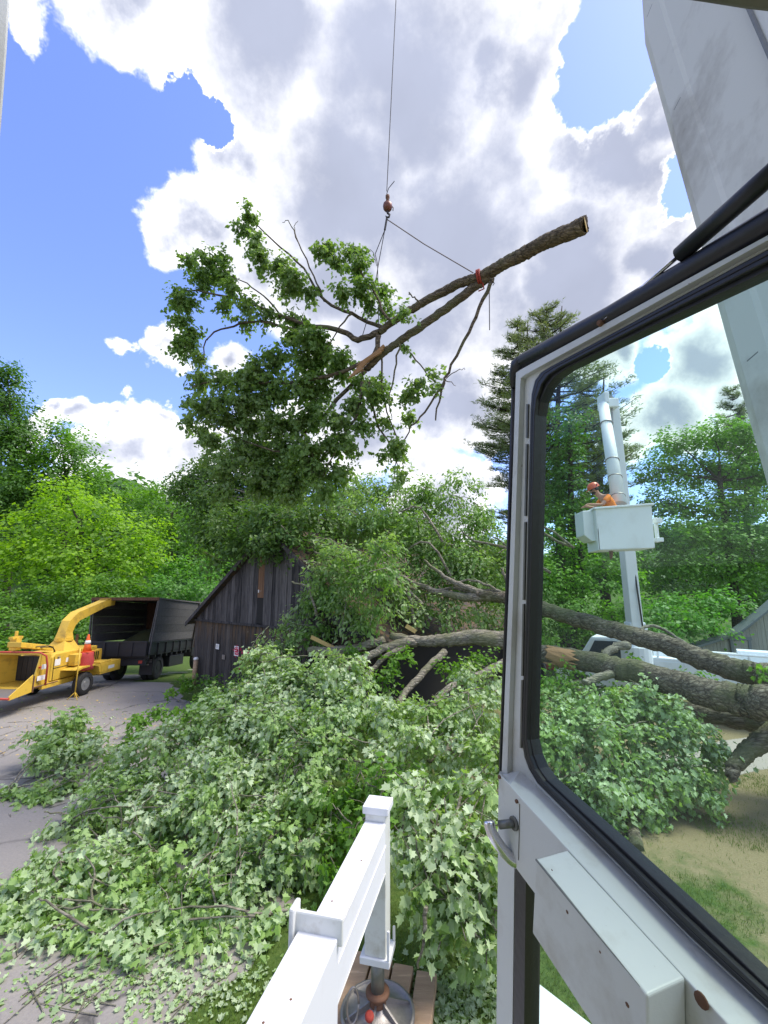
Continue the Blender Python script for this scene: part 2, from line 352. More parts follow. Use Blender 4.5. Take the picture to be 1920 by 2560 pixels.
def obj(name, mb, mat, parent=None, smooth=False, bevel=0, local=False, kind=None, seg=2, label=None):
    me = bpy.data.meshes.new(name)
    vs = mb.v
    if parent is not None and not local:
        inv = WM[parent.name].inverted(); vs = [inv @ v for v in vs]
    me.from_pydata([tuple(v) for v in vs], [], mb.f); me.validate(); me.update()
    bm = bmesh.new(); bm.from_mesh(me); bmesh.ops.recalc_face_normals(bm, faces=bm.faces); bm.to_mesh(me); bm.free()
    if smooth:
        for p in me.polygons: p.use_smooth = len(p.vertices) < 6
    me.materials.append(MT[mat] if isinstance(mat, str) else mat)
    o = bpy.data.objects.new(name, me); COL.objects.link(o)
    if parent is not None: o.parent = parent; WM[o.name] = WM[parent.name]
    else: WM[o.name] = Matrix()
    if bevel:
        b = o.modifiers.new('bevel', 'BEVEL'); b.width = bevel; b.segments = seg; b.limit_method = 'ANGLE'; b.angle_limit = R(35)
    if kind: o['kind'] = kind
    if label: o['label'] = label
    return o
def thing(name, label, cat, loc=(0, 0, 0), rz=0, group=None, rx=0):
    o = bpy.data.objects.new(name, None); COL.objects.link(o); o.location = loc; o.rotation_euler = (rx, 0, rz); o.empty_display_size = .2
    o['label'] = label; o['category'] = cat
    if group: o['group'] = group
    WM[o.name] = Matrix.Translation(Vector(loc)) @ Matrix.Rotation(rz, 4, 'Z') @ Matrix.Rotation(rx, 4, 'X'); return o
def tag(o, label, cat, group=None):
    o['label'] = label; o['category'] = cat
    if group: o['group'] = group
    return o
def wiggle(pts, n=4, amp=.03):
    pts = [Vector(p) for p in pts]; out = []
    for i in range(len(pts) - 1):
        p0 = pts[max(i - 1, 0)]; p1 = pts[i]; p2 = pts[i + 1]; p3 = pts[min(i + 2, len(pts) - 1)]
        for k in range(n):
            t = k / n
            q = .5 * ((2 * p1) + (p2 - p0) * t + (2 * p0 - 5 * p1 + 4 * p2 - p3) * t * t + (-p0 + 3 * p1 - 3 * p2 + p3) * t ** 3)
            out.append(q + Vector((random.uniform(-amp, amp), random.uniform(-amp, amp), random.uniform(-amp, amp))))
    out.append(pts[-1]); return out
def branch(mb, pts, r0, r1, seg=8, n=4, amp=.02, wob=.06):
    q = wiggle(pts, n, amp); m = len(q); mb.tube(q, [r0 + (r1 - r0) * i / (m - 1) for i in range(m)], seg, True, wob); return q

# leaf templates (u side, v along, w normal)
def tmpl(half, w=-.22):
    vs = []; fs = []
    for sgn in (1, -1):
        o = len(vs); vs += [(sgn * a, b, w * abs(a) * 1.3 - .12 * b * b) for a, b in half]
        idx = tuple(range(o, o + len(half))); fs.append(idx if sgn == 1 else idx[::-1])
    return np.array(vs, float), fs
MAPLE = tmpl([(0, .04), (.32, -.05), (.29, .15), (.56, .36), (.35, .45), (.34, .70), (.15, .69), (0, 1)], -.42)
OVAL = tmpl([(0, 0), (.30, .35), (.22, .75), (0, 1)])
def _far():
    return np.array([(0, 0, 0), (.42, .42, -.12), (0, 1, -.1), (-.42, .5, -.1)], float), [(0, 1, 2), (0, 2, 3)]
FARL = _far()
NEED = (np.array([(-.05, 0, 0), (.05, 0, 0), (.015, 1, -.05), (-.2, .75, .05), (.2, .8, .0)], float), [(0, 1, 2), (0, 1, 3), (0, 1, 4)])
def unit(a): return a / np.maximum(np.linalg.norm(a, axis=1, keepdims=True), 1e-9)
def leafmesh(name, cent, nrm, tip, size, shape, mat, parent=None, kind='stuff'):
    tv, tf = shape; n = len(cent); k = len(tv)
    nrm = unit(nrm); tip = unit(tip - nrm * np.sum(tip * nrm, 1, keepdims=True)); side = np.cross(tip, nrm)
    sw = RNG.uniform(.6, 1.1, (n, 1, 1))
    V = cent[:, None, :] + size[:, None, None] * (sw * tv[None, :, 0:1] * side[:, None, :] + tv[None, :, 1:2] * tip[:, None, :] + tv[None, :, 2:3] * nrm[:, None, :])
    V = V.reshape(-1, 3)
    if parent is not None:
        inv = np.array(WM[parent.name].inverted()); V = V @ inv[:3, :3].T + inv[:3, 3]
    flat_t = np.concatenate([np.array(f) for f in tf]); lens = np.array([len(f) for f in tf])
    idx = (flat_t[None, :] + (np.arange(n) * k)[:, None]).reshape(-1)
    ltot = np.tile(lens, n); start = np.concatenate([[0], np.cumsum(ltot)[:-1]])
    me = bpy.data.meshes.new(name); me.vertices.add(len(V)); me.vertices.foreach_set('co', V.astype(np.float32).ravel())
    me.loops.add(len(idx)); me.loops.foreach_set('vertex_index', idx.astype(np.int32))
    me.polygons.add(len(ltot)); me.polygons.foreach_set('loop_start', start.astype(np.int32)); me.update(calc_edges=True)
    me.materials.append(MT[mat]); o = bpy.data.objects.new(name, me); COL.objects.link(o)
    if parent is not None: o.parent = parent
    WM[o.name] = WM[parent.name] if parent is not None else Matrix()
    if kind: o['kind'] = kind
    return o
def ell(lst):
    """(px, py, Y, rx, ry) as seen from the cab -> centre and radii in metres"""
    out = []
    for e in lst:
        px, py, Y, rx, ry = e[:5]; c = P(px, py, Y); d = (c - O).dot(cF); k = d / F
        out.append((c, Vector((rx * k, (rx + ry) / 2 * k, ry * k))))
    return out
def leafcloud(ells, leaf, per, clump, dens=1.0, rnd=.36, droop=.5, flip=.4, spray=1.0, inner=.55, upb=.5, floor=None, cut=None, tight=1.0):
    """clumps of leaves over the shells of ellipsoids"""
    Cn = []; Nn = []; Tn = []
    tw = []
    for c, r in ells:
        mr = (r[0] * r[1] + r[1] * r[2] + r[0] * r[2]) / 3; nc = max(3, int(dens * 4 * PI * mr / (clump * clump * 2.2)))
        d = unit(RNG.normal(size=(nc, 3))); rad = RNG.uniform(inner, 1.08, (nc, 1)) ; cc_ = np.array(c)[None] + d * np.array(r)[None] * rad
        ax = unit(d * .8 + RNG.normal(size=(nc, 3)) * .5 + np.array([0, 0, -.3 * droop])[None])
        fz = np.sin(cc_[:, 0:1] * 1.9 + .7) * np.cos(cc_[:, 1:2] * 2.3 + 1.1) + .6 * np.sin(cc_[:, 0:1] * 4.1 - cc_[:, 1:2] * 3.3 + cc_[:, 2:3] * 2.5)
        fl = np.where(RNG.random((nc, 1)) < np.clip(flip + .55 * fz * (flip > .3), .08, .92), -1.0, 1.0)
        m = per
        t = RNG.uniform(-1, 1, (nc, m, 1)); ball = RNG.normal(size=(nc, m, 3)) * np.array([.42, .42, .30]) * tight
        pos = cc_[:, None, :] + ax[:, None, :] * t * clump * spray + ball * clump
        pos[:, :, 2] -= (t[:, :, 0] ** 2) * clump * .35 * droop
        nr = d[:, None, :] * .45 + np.array([0, 0, upb]) + RNG.normal(size=(nc, m, 3)) * rnd
        tp = ax[:, None, :] * .6 + np.array([0, 0, -droop]) + RNG.normal(size=(nc, m, 3)) * .45
        one = np.where(RNG.random((nc, m, 1)) < .12, -1.0, 1.0)
        nr = nr * fl[:, None, :] * one
        Cn.append(pos.reshape(-1, 3)); Nn.append(nr.reshape(-1, 3)); Tn.append(tp.reshape(-1, 3))
        tw.append((cc_, ax))
    Cn = np.concatenate(Cn); Nn = np.concatenate(Nn); Tn = np.concatenate(Tn)
    if floor is not None:
        low = Cn[:, 2] < floor; Cn[low, 2] = floor + RNG.random(low.sum()) * .12
    keep = np.linalg.norm(Cn - np.array([0, 0, 2.6]), axis=1) > 2.6
    if cut is not None: keep &= ~cut(Cn)
    Cn, Nn, Tn = Cn[keep], Nn[keep], Tn[keep]
    sz = leaf * RNG.uniform(.5, 1.3, len(Cn))
    return Cn, Nn, Tn, sz, tw
def twigs(mb, tw, length, r, frac=.5, seg=4):
    for cc_, ax in tw:
        for c, a in zip(cc_, ax):
            if random.random() > frac: continue
            c = Vector(c); a = Vector(a); p0 = c - a * length; p1 = c + a * length * .6
            mid = (p0 + p1) / 2 + Vector((random.uniform(-1, 1), random.uniform(-1, 1), random.uniform(0, 1))) * length * .15
            mb.tube([p0, mid, p1], [r, r * .7, r * .25], seg, False)
def bushy(name, label, cat, lst, leaf, per, clump, mat, trunkpts=None, tr=.2, shape=FARL, barkm='barkdark', dens=1, group=None, floor=None, twig=None, foliage='crown', **kw):
    es = ell(lst); base = Vector(trunkpts[0]) if trunkpts else Vector((es[0][0].x, es[0][0].y, gz(es[0][0].x, es[0][0].y)))
    t = thing(name, label, cat, base, 0, group)
    if shape is FARL:
        kw = dict(dict(tight=.95, spray=.8, inner=.55, upb=.7), **kw); leaf *= .82; per = int(per * 1.3); dens *= 1.05
    Cn, Nn, Tn, sz, tw = leafcloud(es, leaf, per, clump, dens, floor=floor, **kw)
    leafmesh(foliage, Cn, Nn, Tn, sz, shape, mat, t)
    mb = MB()
    if trunkpts:
        q = branch(mb, trunkpts, tr, tr * .45, 10, 4, tr * .12); obj('trunk', mb, barkm, t, True)
        mb = MB()
        for c, r in es:
            s0 = min(q, key=lambda v: (v - c).length + abs(v.z - (c.z - r[2])) * .4)
            branch(mb, [s0, (s0 + c) / 2 + Vector((0, 0, -.1 * r[2])), c], tr * .3, tr * .08, 5, 3, tr * .2)
        if twig: twigs(mb, tw, twig[0], twig[1], twig[2])
        obj('limbs', mb, barkm, t, True, kind='stuff')
    elif twig:
        twigs(mb, tw, twig[0], twig[1], twig[2]); obj('twigs', mb, barkm, t, True, kind='stuff')
    return t

# ------------------------------------------------------------------ ground
def sm(a, b, x): t = max(0, min(1, (x - a) / (b - a))); return t * t * (3 - 2 * t)
def gz(x, y):
    return -1.5 * sm(17.5, 32, y) * (1 - sm(-9.0, -5.0, x)) + 5 * sm(50, 150, y)
def sheet(name, inside, x0, x1, y0, y1, st, dz, mat, edge=.0):
    mb = MB(); nx = int((x1 - x0) / st); ny = int((y1 - y0) / st); idx = {}
    for j in range(ny):
        for i in range(nx):
            cx = x0 + (i + .5) * st; cy = y0 + (j + .5) * st
            cs_ = [inside(x0 + (i + p) * st, y0 + (j + q) * st) for p in (0, .5, 1) for q in (0, .5, 1)]
            if not any(cs_): continue
            sub = 1 if all(cs_) else 6
            for p in range(sub):
                for q in range(sub):
                    if sub > 1 and not inside(x0 + (i + (p + .5) / sub) * st, y0 + (j + (q + .5) / sub) * st): continue
                    f = []
                    for a, b in ((p, q), (p + 1, q), (p + 1, q + 1), (p, q + 1)):
                        key = (i * 6 + a * (6 // sub), j * 6 + b * (6 // sub))
                        if key not in idx:
                            x = x0 + key[0] * st / 6; y = y0 + key[1] * st / 6; idx[key] = len(mb.v); mb.v.append(Vector((x, y, gz(x, y) + dz)))
                        f.append(idx[key])
                    mb.f.append(tuple(f))
    return obj(name, mb, mat, None, False, kind='structure')
mbg = MB(); xs = [-900, -400, -200] + [x for x in range(-80, 81, 4)] + [200, 400, 900]; ys = [-300, -60] + [y for y in range(-20, 61, 2)] + [y for y in range(66, 200, 8)] + [300, 600, 1500]
for y in ys:
    for x in xs: mbg.v.append(Vector((x, y, gz(x, y) + (0 if y < 45 else 1.5 * math.sin(x * .05) * sm(45, 120, y)))))
n = len(xs)
for j in range(len(ys) - 1):
    for i in range(n - 1): mbg.f.append((j * n + i, j * n + i + 1, (j + 1) * n + i + 1, (j + 1) * n + i))
obj('ground', mbg, 'lawn', None, True, kind='structure')
def inpoly(poly):
    def f(x, y):
        c = False; j = len(poly) - 1
        for i in range(len(poly)):
            xi, yi = poly[i]; xj, yj = poly[j]
            if (yi > y) != (yj > y) and x < (xj - xi) * (y - yi) / (yj - yi) + xi: c = not c
            j = i
        return c
    return f
dp = [G(*q) for q in [(760, 2250), (640, 2330), (560, 2450), (470, 2600), (300, 2900)]]
dp = [(q.x, q.y) for q in dp] + [(-1.6, -6), (-30, -6), (-30, 17), (-22, 22), (-14, 24), (-12, 34), (-8.9, 34), (-9.2, 22), (-9.0, 19.5)]
dp += [(q.x, q.y) for q in [G(450, 1725), G(490, 1775), G(640, 1790), G(800, 1900)]]
fdp = inpoly(dp)
def drv(x, y): return fdp(x + .12 * math.sin(y * 3.1) + .08 * math.sin(y * 7 + x), y + .1 * math.sin(x * 4))
sheet('driveway', drv, -30, 1, -6, 34, .2, .004, 'asphalt')
gp = [(q.x, q.y) for q in [G(1640, 1900), G(1700, 1868), G(1960, 1830), G(2100, 1900), G(1900, 1925), G(1760, 1960)]]
sheet('gravel_drive', inpoly(gp), 4, 14, 7, 14, .2, .004, 'gravel')
# grass blades near the crane and by the barn
def blades(name, pts, h, kind='stuff'):
    n = len(pts); c = np.array(pts); nr = RNG.normal(size=(n, 3)) * np.array([1, 1, .1]); tp = RNG.normal(size=(n, 3)) * .35 + np.array([0, 0, 1])
    bl = (np.array([(-.07, 0, 0), (.07, 0, 0), (.03, .6, .05), (0, 1, .2)], float), [(0, 1, 2), (0, 2, 3)])
    leafmesh(name, c, nr, tp, h * RNG.uniform(.5, 1.3, n), bl, 'grass', None, kind)
gp1 = []
while len(gp1) < 26000:
    x = random.uniform(-3.5, 2.2); y = random.uniform(3.6, 9.5)
    if not drv(x, y) and random.random() < .25 + .75 * (math.sin(x * 3 + 1) * math.cos(y * 2.3) > -.4): gp1.append((x, y, 0.0))
while len(gp1) < 40000:
    x = random.uniform(2.2, 9); y = random.uniform(4.2, 11)
    if random.random() < .06 + .6 * (math.sin(x * 1.7 + 1) * math.cos(y * 1.9 + .5) > .45) + (.5 if x < 3.6 and y < 5.6 else 0): gp1.append((x, y, 0.0))
while len(gp1) < 52000:
    x = random.uniform(-10.5, -3); y = random.uniform(13.5, 26)
    if not drv(x, y): gp1.append((x, y, gz(x, y)))
blades('grass', gp1, .055)
# loose leaves on the drive
lp = []
for _ in range(2300):
    q = G(random.gauss(400, 230), random.choice((random.gauss(2480, 50), random.gauss(2440, 40), random.gauss(1980, 160), random.gauss(1800, 40))))
    if -14 < q.x < 0.5 and 3.6 < q.y < 20: lp.append((q.x, q.y, gz(q.x, q.y) + .012))
for _ in range(900):
    q = G(random.gauss(1150, 80), random.gauss(2500, 50)); lp.append((q.x, q.y, .015))
lp = np.array(lp); n = len(lp)
leafmesh('leaf_litter', lp, RNG.normal(size=(n, 3)) * .25 + np.array([0, 0, 1]) * np.where(RNG.random((n, 1)) < .6, -1, 1), RNG.normal(size=(n, 3)), .07 * RNG.uniform(.3, 1.2, n), MAPLE, 'lf_near', None)
# wood chips
cp = []
for _ in range(700):
    q = G(random.uniform(0, 460), random.uniform(1735, 1900)); cp.append((q.x, q.y, gz(q.x, q.y) + .01))
cpn = np.array(cp)
o = leafmesh('wood_chips', cpn, RNG.normal(size=(len(cp), 3)) * .4 + np.array([0, 0, 1]), RNG.normal(size=(len(cp), 3)), RNG.uniform(.03, .09, len(cp)), FARL, 'cutwood', None)

tm = MB()
for _ in range(110):
    q = G(random.uniform(0, 560), random.choice((random.uniform(1760, 2050), random.uniform(2300, 2540))))
    if q.x > -.5: continue
    a = random.uniform(0, PI); l = random.uniform(.08, .35); d = Vector((math.cos(a), math.sin(a), 0)) * l; q.z = gz(q.x, q.y) + .012
    tm.tube([q - d, q + Vector((random.uniform(-.03, .03), random.uniform(-.03, .03), .01)), q + d], [.005, .006, .003], 4, False)
obj('scattered_twigs', tm, 'barkpale', None, True, kind='stuff')
# far wooded ridge
rid = MB(); rc = []
for i in range(70):
    a = -1.15 + i * 2.3 / 69; d = 150 + 8 * math.sin(i); z = 29 + 4 * math.sin(i * .37 + 1) + 2 * math.sin(i * 1.1) - 14 * sm(-.5, .35, a) + 14 * (1 - sm(-.95, -.6, a))
    x = math.sin(a) * d; y = math.cos(a) * d
    rid.v += [Vector((x * .72, y * .72, -2)), Vector((x * .86, y * .86, z * .5)), Vector((x, y, z)), Vector((x * 1.3, y * 1.3, z * .8)), Vector((x * 1.6, y * 1.6, -5))]
for i in range(69):
    for k in range(4): a = i * 5 + k; rid.f.append((a, a + 5, a + 6, a + 1))
obj('hills', rid, 'hill', None, True, kind='structure')
fw = []
for _ in range(2600):
    i = random.uniform(0, 69); a = -1.15 + i * 2.3 / 69; t = random.random(); d = (150 + 8 * math.sin(i)) * (.80 + .2 * t)
    z = (29 + 4 * math.sin(i * .37 + 1) + 2 * math.sin(i * 1.1) - 14 * sm(-.5, .35, a) + 14 * (1 - sm(-.95, -.6, a))) * (.32 + .68 * t)
    fw.append((Vector((math.sin(a) * d, math.cos(a) * d, z)), Vector((4.5, 4.5, 3.6))))
Cn, Nn, Tn, sz, tw = leafcloud(fw, 1.8, 9, 2.6, .32, flip=0, inner=.8)
leafmesh('distant_woods', Cn, Nn, Tn, sz, FARL, 'lf_dark', None)

# ------------------------------------------------------------------ background trees
def tp(px, Y, ytop, lean=0):
    a = P(px, 1463, Y); b = P(px + lean, ytop, Y); z0 = gz(a.x, a.y)
    return [Vector((a.x, a.y, z0 - .1)), Vector((a.x + (b.x - a.x) * .4, a.y, z0 + (b.z - z0) * .5)), b]
TG = 'trees along the left hillside'
bushy('tall_tree', 'tall dark tree with layered crown at the far left edge', 'tree', [(10,985,38,55,70),(55,1045,38,40,45),(5,1080,37,60,50),(70,1110,37,35,35),(30,1150,36,70,50),(60,1230,35,60,60),(10,1260,35,60,70),(90,1310,34,50,60),(30,1350,34,60,50),(30,1100,37,60,50),(-30,1000,38,50,80),(20,940,38,35,35)], .34, 26, .85, 'lf_dark', tp(30, 37, 1100), .35, dens=1.7, inner=.3, group=TG)
bushy('broad_tree', 'rounded green tree right of the tall dark one, white cloud behind', 'tree', [(150,1090,37,45,45),(110,1140,36,55,50),(190,1140,36,50,55),(225,1190,36,40,45),(140,1200,36,70,50),(210,1240,35,60,40),(90,1230,36,50,50)], .33, 26, .85, 'lf_mid', tp(165, 36, 1180), .3, dens=1.6, inner=.3, group=TG)
bushy('bright_tree', 'large bright yellow-green tree behind the wood chipper', 'tree', [(170,1240,30,70,50),(230,1290,29,75,60),(120,1310,29,85,65),(310,1350,29,70,55),(180,1390,28,100,65),(290,1420,28,85,55),(90,1420,28,85,65),(370,1380,29,45,50),(390,1330,30,30,35),(215,1450,27,80,40)], .30, 30, .75, 'lf_bright', tp(200, 28.5, 1300), .28, group=TG)
bushy('round_tree', 'dark rounded tree between the bright tree and the barn roof', 'tree', [(345,1250,43,60,35),(400,1250,42,55,40),(455,1275,41,60,50),(500,1320,40,50,50),(380,1310,41,75,50),(440,1350,40,70,50),(520,1380,38,40,45),(300,1240,45,50,30)], .36, 26, .9, 'lf_mid', tp(430, 41, 1280), .3, group=TG)
bushy('young_tree', 'small pale green tree cut by the left frame edge', 'tree', [(-5,1350,29,35,45),(10,1400,28,40,45),(-10,1450,27,50,50)], .28, 26, .7, 'lf_bright', tp(-5, 28.5, 1360), .12, group=TG)
BG = 'shrubs behind the vehicles'
bushy('sumac_shrub', 'sumac thicket between the dump truck and the barn gable', 'shrub', [(400,1440,30,50,35),(460,1420,30,45,35),(530,1420,30,45,45),(430,1480,28,60,40),(510,1480,28,55,40),(380,1490,28,50,30),(550,1530,28,45,40),(500,1540,28,50,40)], .26, 26, .55, 'lf_sumac', group=BG)
bushy('hedge_shrub', 'low green undergrowth behind the chipper at the left edge', 'shrub', [(30,1500,26,70,45),(110,1500,26,70,45),(190,1490,26,60,45),(260,1480,26,50,45),(20,1560,24,60,45),(90,1570,24,60,45),(160,1570,24,60,40),(230,1560,24,50,40),(60,1620,23,80,40),(320,1500,27,60,50),(-20,1640,22,60,40),(200,1610,24,60,35)], .24, 28, .5, 'lf_mid', group=BG)
# standing maple behind the barn
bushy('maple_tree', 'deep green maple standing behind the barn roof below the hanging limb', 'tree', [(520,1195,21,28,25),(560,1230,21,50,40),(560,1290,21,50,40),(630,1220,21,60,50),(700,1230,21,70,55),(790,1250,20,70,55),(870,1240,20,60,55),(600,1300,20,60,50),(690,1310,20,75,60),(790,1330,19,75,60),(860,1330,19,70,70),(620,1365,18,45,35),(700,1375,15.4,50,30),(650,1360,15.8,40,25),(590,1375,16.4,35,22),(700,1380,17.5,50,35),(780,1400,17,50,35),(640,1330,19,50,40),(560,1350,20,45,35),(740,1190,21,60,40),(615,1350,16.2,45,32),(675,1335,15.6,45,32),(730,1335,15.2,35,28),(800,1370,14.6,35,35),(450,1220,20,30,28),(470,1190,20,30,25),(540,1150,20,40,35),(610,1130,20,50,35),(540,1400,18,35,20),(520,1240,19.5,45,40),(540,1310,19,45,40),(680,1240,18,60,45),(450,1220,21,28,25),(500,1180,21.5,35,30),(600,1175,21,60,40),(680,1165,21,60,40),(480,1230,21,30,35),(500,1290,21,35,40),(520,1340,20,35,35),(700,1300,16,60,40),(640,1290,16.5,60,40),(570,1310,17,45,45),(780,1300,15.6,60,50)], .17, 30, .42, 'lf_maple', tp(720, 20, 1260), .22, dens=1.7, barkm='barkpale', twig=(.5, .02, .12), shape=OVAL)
# right-hand trees
RG = 'trees behind the bucket truck'
bushy('vine_tree', 'narrow vine-covered dark tree behind the lift worker', 'tree', [(1420,1045,24,40,35),(1425,1100,24,42,45),(1420,1160,24,45,50),(1430,1230,24,50,50),(1425,1300,24,55,50),(1380,1200,25,35,50)], .22, 30, .5, 'lf_dark', tp(1425, 24, 1060), .25, group=RG)
bushy('understory_tree', 'mid green understory tree under the pine, left of the lift pole', 'tree', [(1370,1290,24,50,55),(1480,1290,24,50,50),(1360,1370,23,60,60),(1460,1380,23,70,60),(1540,1350,24,50,60),(1380,1450,22,80,50),(1500,1450,22,70,50),(1340,1500,22,70,45),(1560,1430,23,40,60),(1440,1520,21,80,40),(1540,1530,21,60,40),(1250,1400,24,60,60),(1270,1500,22,60,50)], .22, 28, .5, 'lf_mid', tp(1450, 23, 1330), .2, group=RG)
bushy('spreading_tree', 'broad spreading tree with layered boughs behind the lift bucket', 'tree', [(1700,1110,28,75,35),(1790,1085,28,80,35),(1880,1100,28,60,40),(1640,1170,28,50,40),(1730,1180,28,85,40),(1830,1170,28,85,45),(1920,1180,28,60,50),(1650,1250,27,60,40),(1740,1260,27,80,40),(1850,1260,27,80,45),(1640,1330,26,50,40),(1720,1340,26,75,40),(1820,1345,26,75,40),(1910,1330,26,60,50),(1680,1410,26,60,40),(1790,1420,26,70,40),(1890,1420,26,60,45),(2000,1200,28,80,100),(1980,1380,27,80,80)], .26, 28, .62, 'lf_mid', tp(1830, 27, 1200, -30), .32, dens=1.5, inner=.4, group=RG)
bushy('back_tree', 'dark woodland tree behind the grey shed roof', 'tree', [(1660,1470,30,60,60),(1780,1480,30,70,50),(1880,1490,30,70,60),(1960,1480,30,70,60),(1600,1400,32,60,80)], .28, 28, .7, 'lf_dark', tp(1770, 30, 1450), .3, group=RG)
bushy('sumac_shrub', 'bright sumac thicket left of the grey shed behind the fallen trunks', 'shrub', [(1650,1520,21,50,30),(1720,1510,21,50,30),(1790,1500,21,45,28),(1840,1520,21,35,30),(1690,1560,20,60,35),(1760,1555,20,60,35),(1640,1580,20,50,35),(1600,1540,21,40,30)], .24, 24, .45, 'lf_sumac', group='shrubs behind the bucket truck')
bushy('low_shrub', 'low shrubs at the lawn edge behind the white utility truck', 'shrub', [(1370,1570,22,60,40),(1450,1570,22,60,35),(1540,1580,22,60,35),(1400,1620,21,60,30)], .2, 28, .45, 'lf_mid', group='shrubs behind the bucket truck')

def pine(px, Y, pytop, rad, label, seed):
    rg = random.Random(seed); base = P(px, 1463, Y); top = P(px, pytop, Y); h = top.z
    t = thing('pine_tree', label, 'tree', (base.x, base.y, 0), 0, 'tall white pines')
    mb = MB(); mb.tube(wiggle([(base.x, base.y, -.1), (base.x + .2, base.y, h * .5), tuple(top)], 6, .05), [.42 - .39 * i / 12 for i in range(13)], 9); obj('trunk', mb, 'barkdark', t, True)
    br = MB(); cs = []; ns = []; ts = []
    z = h * .34
    while z < h - .3:
        k = (z - h * .34) / (h * .66); ln = rad * (.55 + .75 * k if k < .35 else (1 - k) ** .75 * 1.12 + .08)
        for _ in range(rg.choice((4, 5, 6))):
            a = rg.uniform(0, 2 * PI); l = ln * rg.uniform(.45, 1.15)
            d = Vector((math.cos(a), math.sin(a), 0)); p0 = Vector((base.x + .2 * (z / h), base.y, z))
            p1 = p0 + d * l * .5 + Vector((0, 0, -.02 * l)); p2 = p0 + d * l + Vector((0, 0, rg.uniform(.02, .30) * l))
            br.tube([p0, p1, p2], [.07, .04, .015], 5, False)
            for s in range(int(9 * l)):
                u = rg.uniform(.3, 1.03); q = (p0 * (1 - u) ** 2 + p1 * 2 * u * (1 - u) + p2 * u * u)
                sd_ = Vector((-d.y, d.x, 0)) * rg.gauss(0, .16) * l * (1.1 - u * .6)
                q = q + sd_ + Vector((0, 0, rg.uniform(0, .12)))
                for w in range(9):
                    cs.append(q + Vector((rg.gauss(0, .14), rg.gauss(0, .14), rg.gauss(0, .07)))); ns.append((rg.gauss(0, 1), rg.gauss(0, 1), rg.gauss(0, 1)))
                    dd_ = d * .7 + Vector((rg.gauss(0, .7), rg.gauss(0, .7), .35)); ts.append(tuple(dd_))
        z += rg.uniform(.32, .62)
    obj('limbs', br, 'barkdark', t, True, kind='stuff')
    cs = np.array(cs); leafmesh('crown', cs, np.array(ns), np.array(ts), RNG.uniform(.22, .40, len(cs)), NEED, 'lf_pine', t)
pine(1405, 29, 765, 5.6, 'tall white pine in front, crown crossed by the open door frame', 3)
pine(1320, 33, 800, 4.6, 'thinner white pine whose top shows left of the door frame', 8)
pine(1510, 31, 930, 4.2, 'shorter white pine behind the two lift arms', 12)
pine(1890, 40, 960, 3.5, 'distant pine at the right behind the spreading tree', 14)

# ------------------------------------------------------------------ barn
A = P(492, 1545, 19.4); A.z = 0
wd = Vector((.769, -.639, 0)); wn = Vector((-.639, -.769, 0)); BW = 10.4; EV = 2.55; RI = 5.95; BD = 8.0
barn = thing('barn', 'old black board barn with gable end, crushed under the fallen tree', 'barn', A, math.atan2(wd.y, wd.x))
# local: x along gable, y into barn, z up
def roofz(x): return EV + (RI - EV) * (1 - abs(x - BW / 2) / (BW / 2))
core = MB(); core.prism([(.1, 0), (BW - .1, 0), (BW - .1, EV - .05), (BW / 2, RI - .12), (.1, EV - .05)], 1, .05, BD); obj('frame', core, 'dark', barn, local=True)
x = 0
while x < BW:
    w = random.uniform(.17, .30); w = min(w, BW - x)
    if w < .05: break
    m = MB(); d = random.uniform(-.012, .012); zb = -.05 + random.uniform(0, .08)
    m.bb(x + .006, x + w - .006, -.035 + d, .0 + d, zb, EV - .02); obj('board', m, 'barn', barn, local=True); x += w
x = .06
while x < BW:
    w = random.uniform(.15, .27); w = min(w, BW - x - .02)
    if w < .05: break
    m = MB(); d = random.uniform(-.012, .012) - .06
    if not (4.35 < x + w / 2 < 4.95):
        a, b = x + .005, x + w - .005
        m.prism([(a, EV + .03), (b, EV + .03), (b, roofz(b) - .06), (a, roofz(a) - .06)], 1, -.035 + d, d); obj('board', m, 'barnup', barn, local=True)
    x += w
for k in range(3):
    m = MB(); a = 4.38 + k * .18; m.prism([(a, EV + 1.0), (a + .17, EV + 1.0), (a + .17, roofz(a + .17) - .1), (a, roofz(a) - .1)], 1, -.075 - .01 * k, -.05); obj('board', m, 'brownwood', barn, local=True, label='bare brown board in the loft opening')
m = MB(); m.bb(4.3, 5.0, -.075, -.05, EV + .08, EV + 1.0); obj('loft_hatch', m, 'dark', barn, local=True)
m = MB(); m.bb(-.02, BW, -.13, -.04, EV - .04, EV + .05); obj('trim_board', m, 'barnup', barn, local=True, bevel=.006)
for sgn in (0, 1):
    for off, th, nm, mt_ in ((0, .10, 'roof', 'barn'), (0, .16, 'rake_board', 'barnup')):
        m = MB(); x0, x1 = (-.35, BW / 2) if sgn == 0 else (BW + .35, BW / 2)
        z0 = EV - .35 * (RI - EV) / (BW / 2)
        y0, y1 = (-.28, BD + .3) if nm == 'roof' else (-.33, -.283)
        if sgn == 1 and nm == 'roof':
            x1 = BW / 2 + .02
        zz = .03 if nm == 'roof' else -.05
        m.prism([(x0, z0 + zz), (x1, RI + zz), (x1, RI + zz + th), (x0, z0 + zz + th)], 1, y0, y1); obj(nm, m, mt_, barn, local=True)
m = MB(); m.bb(-.06, .0, .0, BD, 0, EV); obj('side_wall', m, 'barn', barn, local=True)
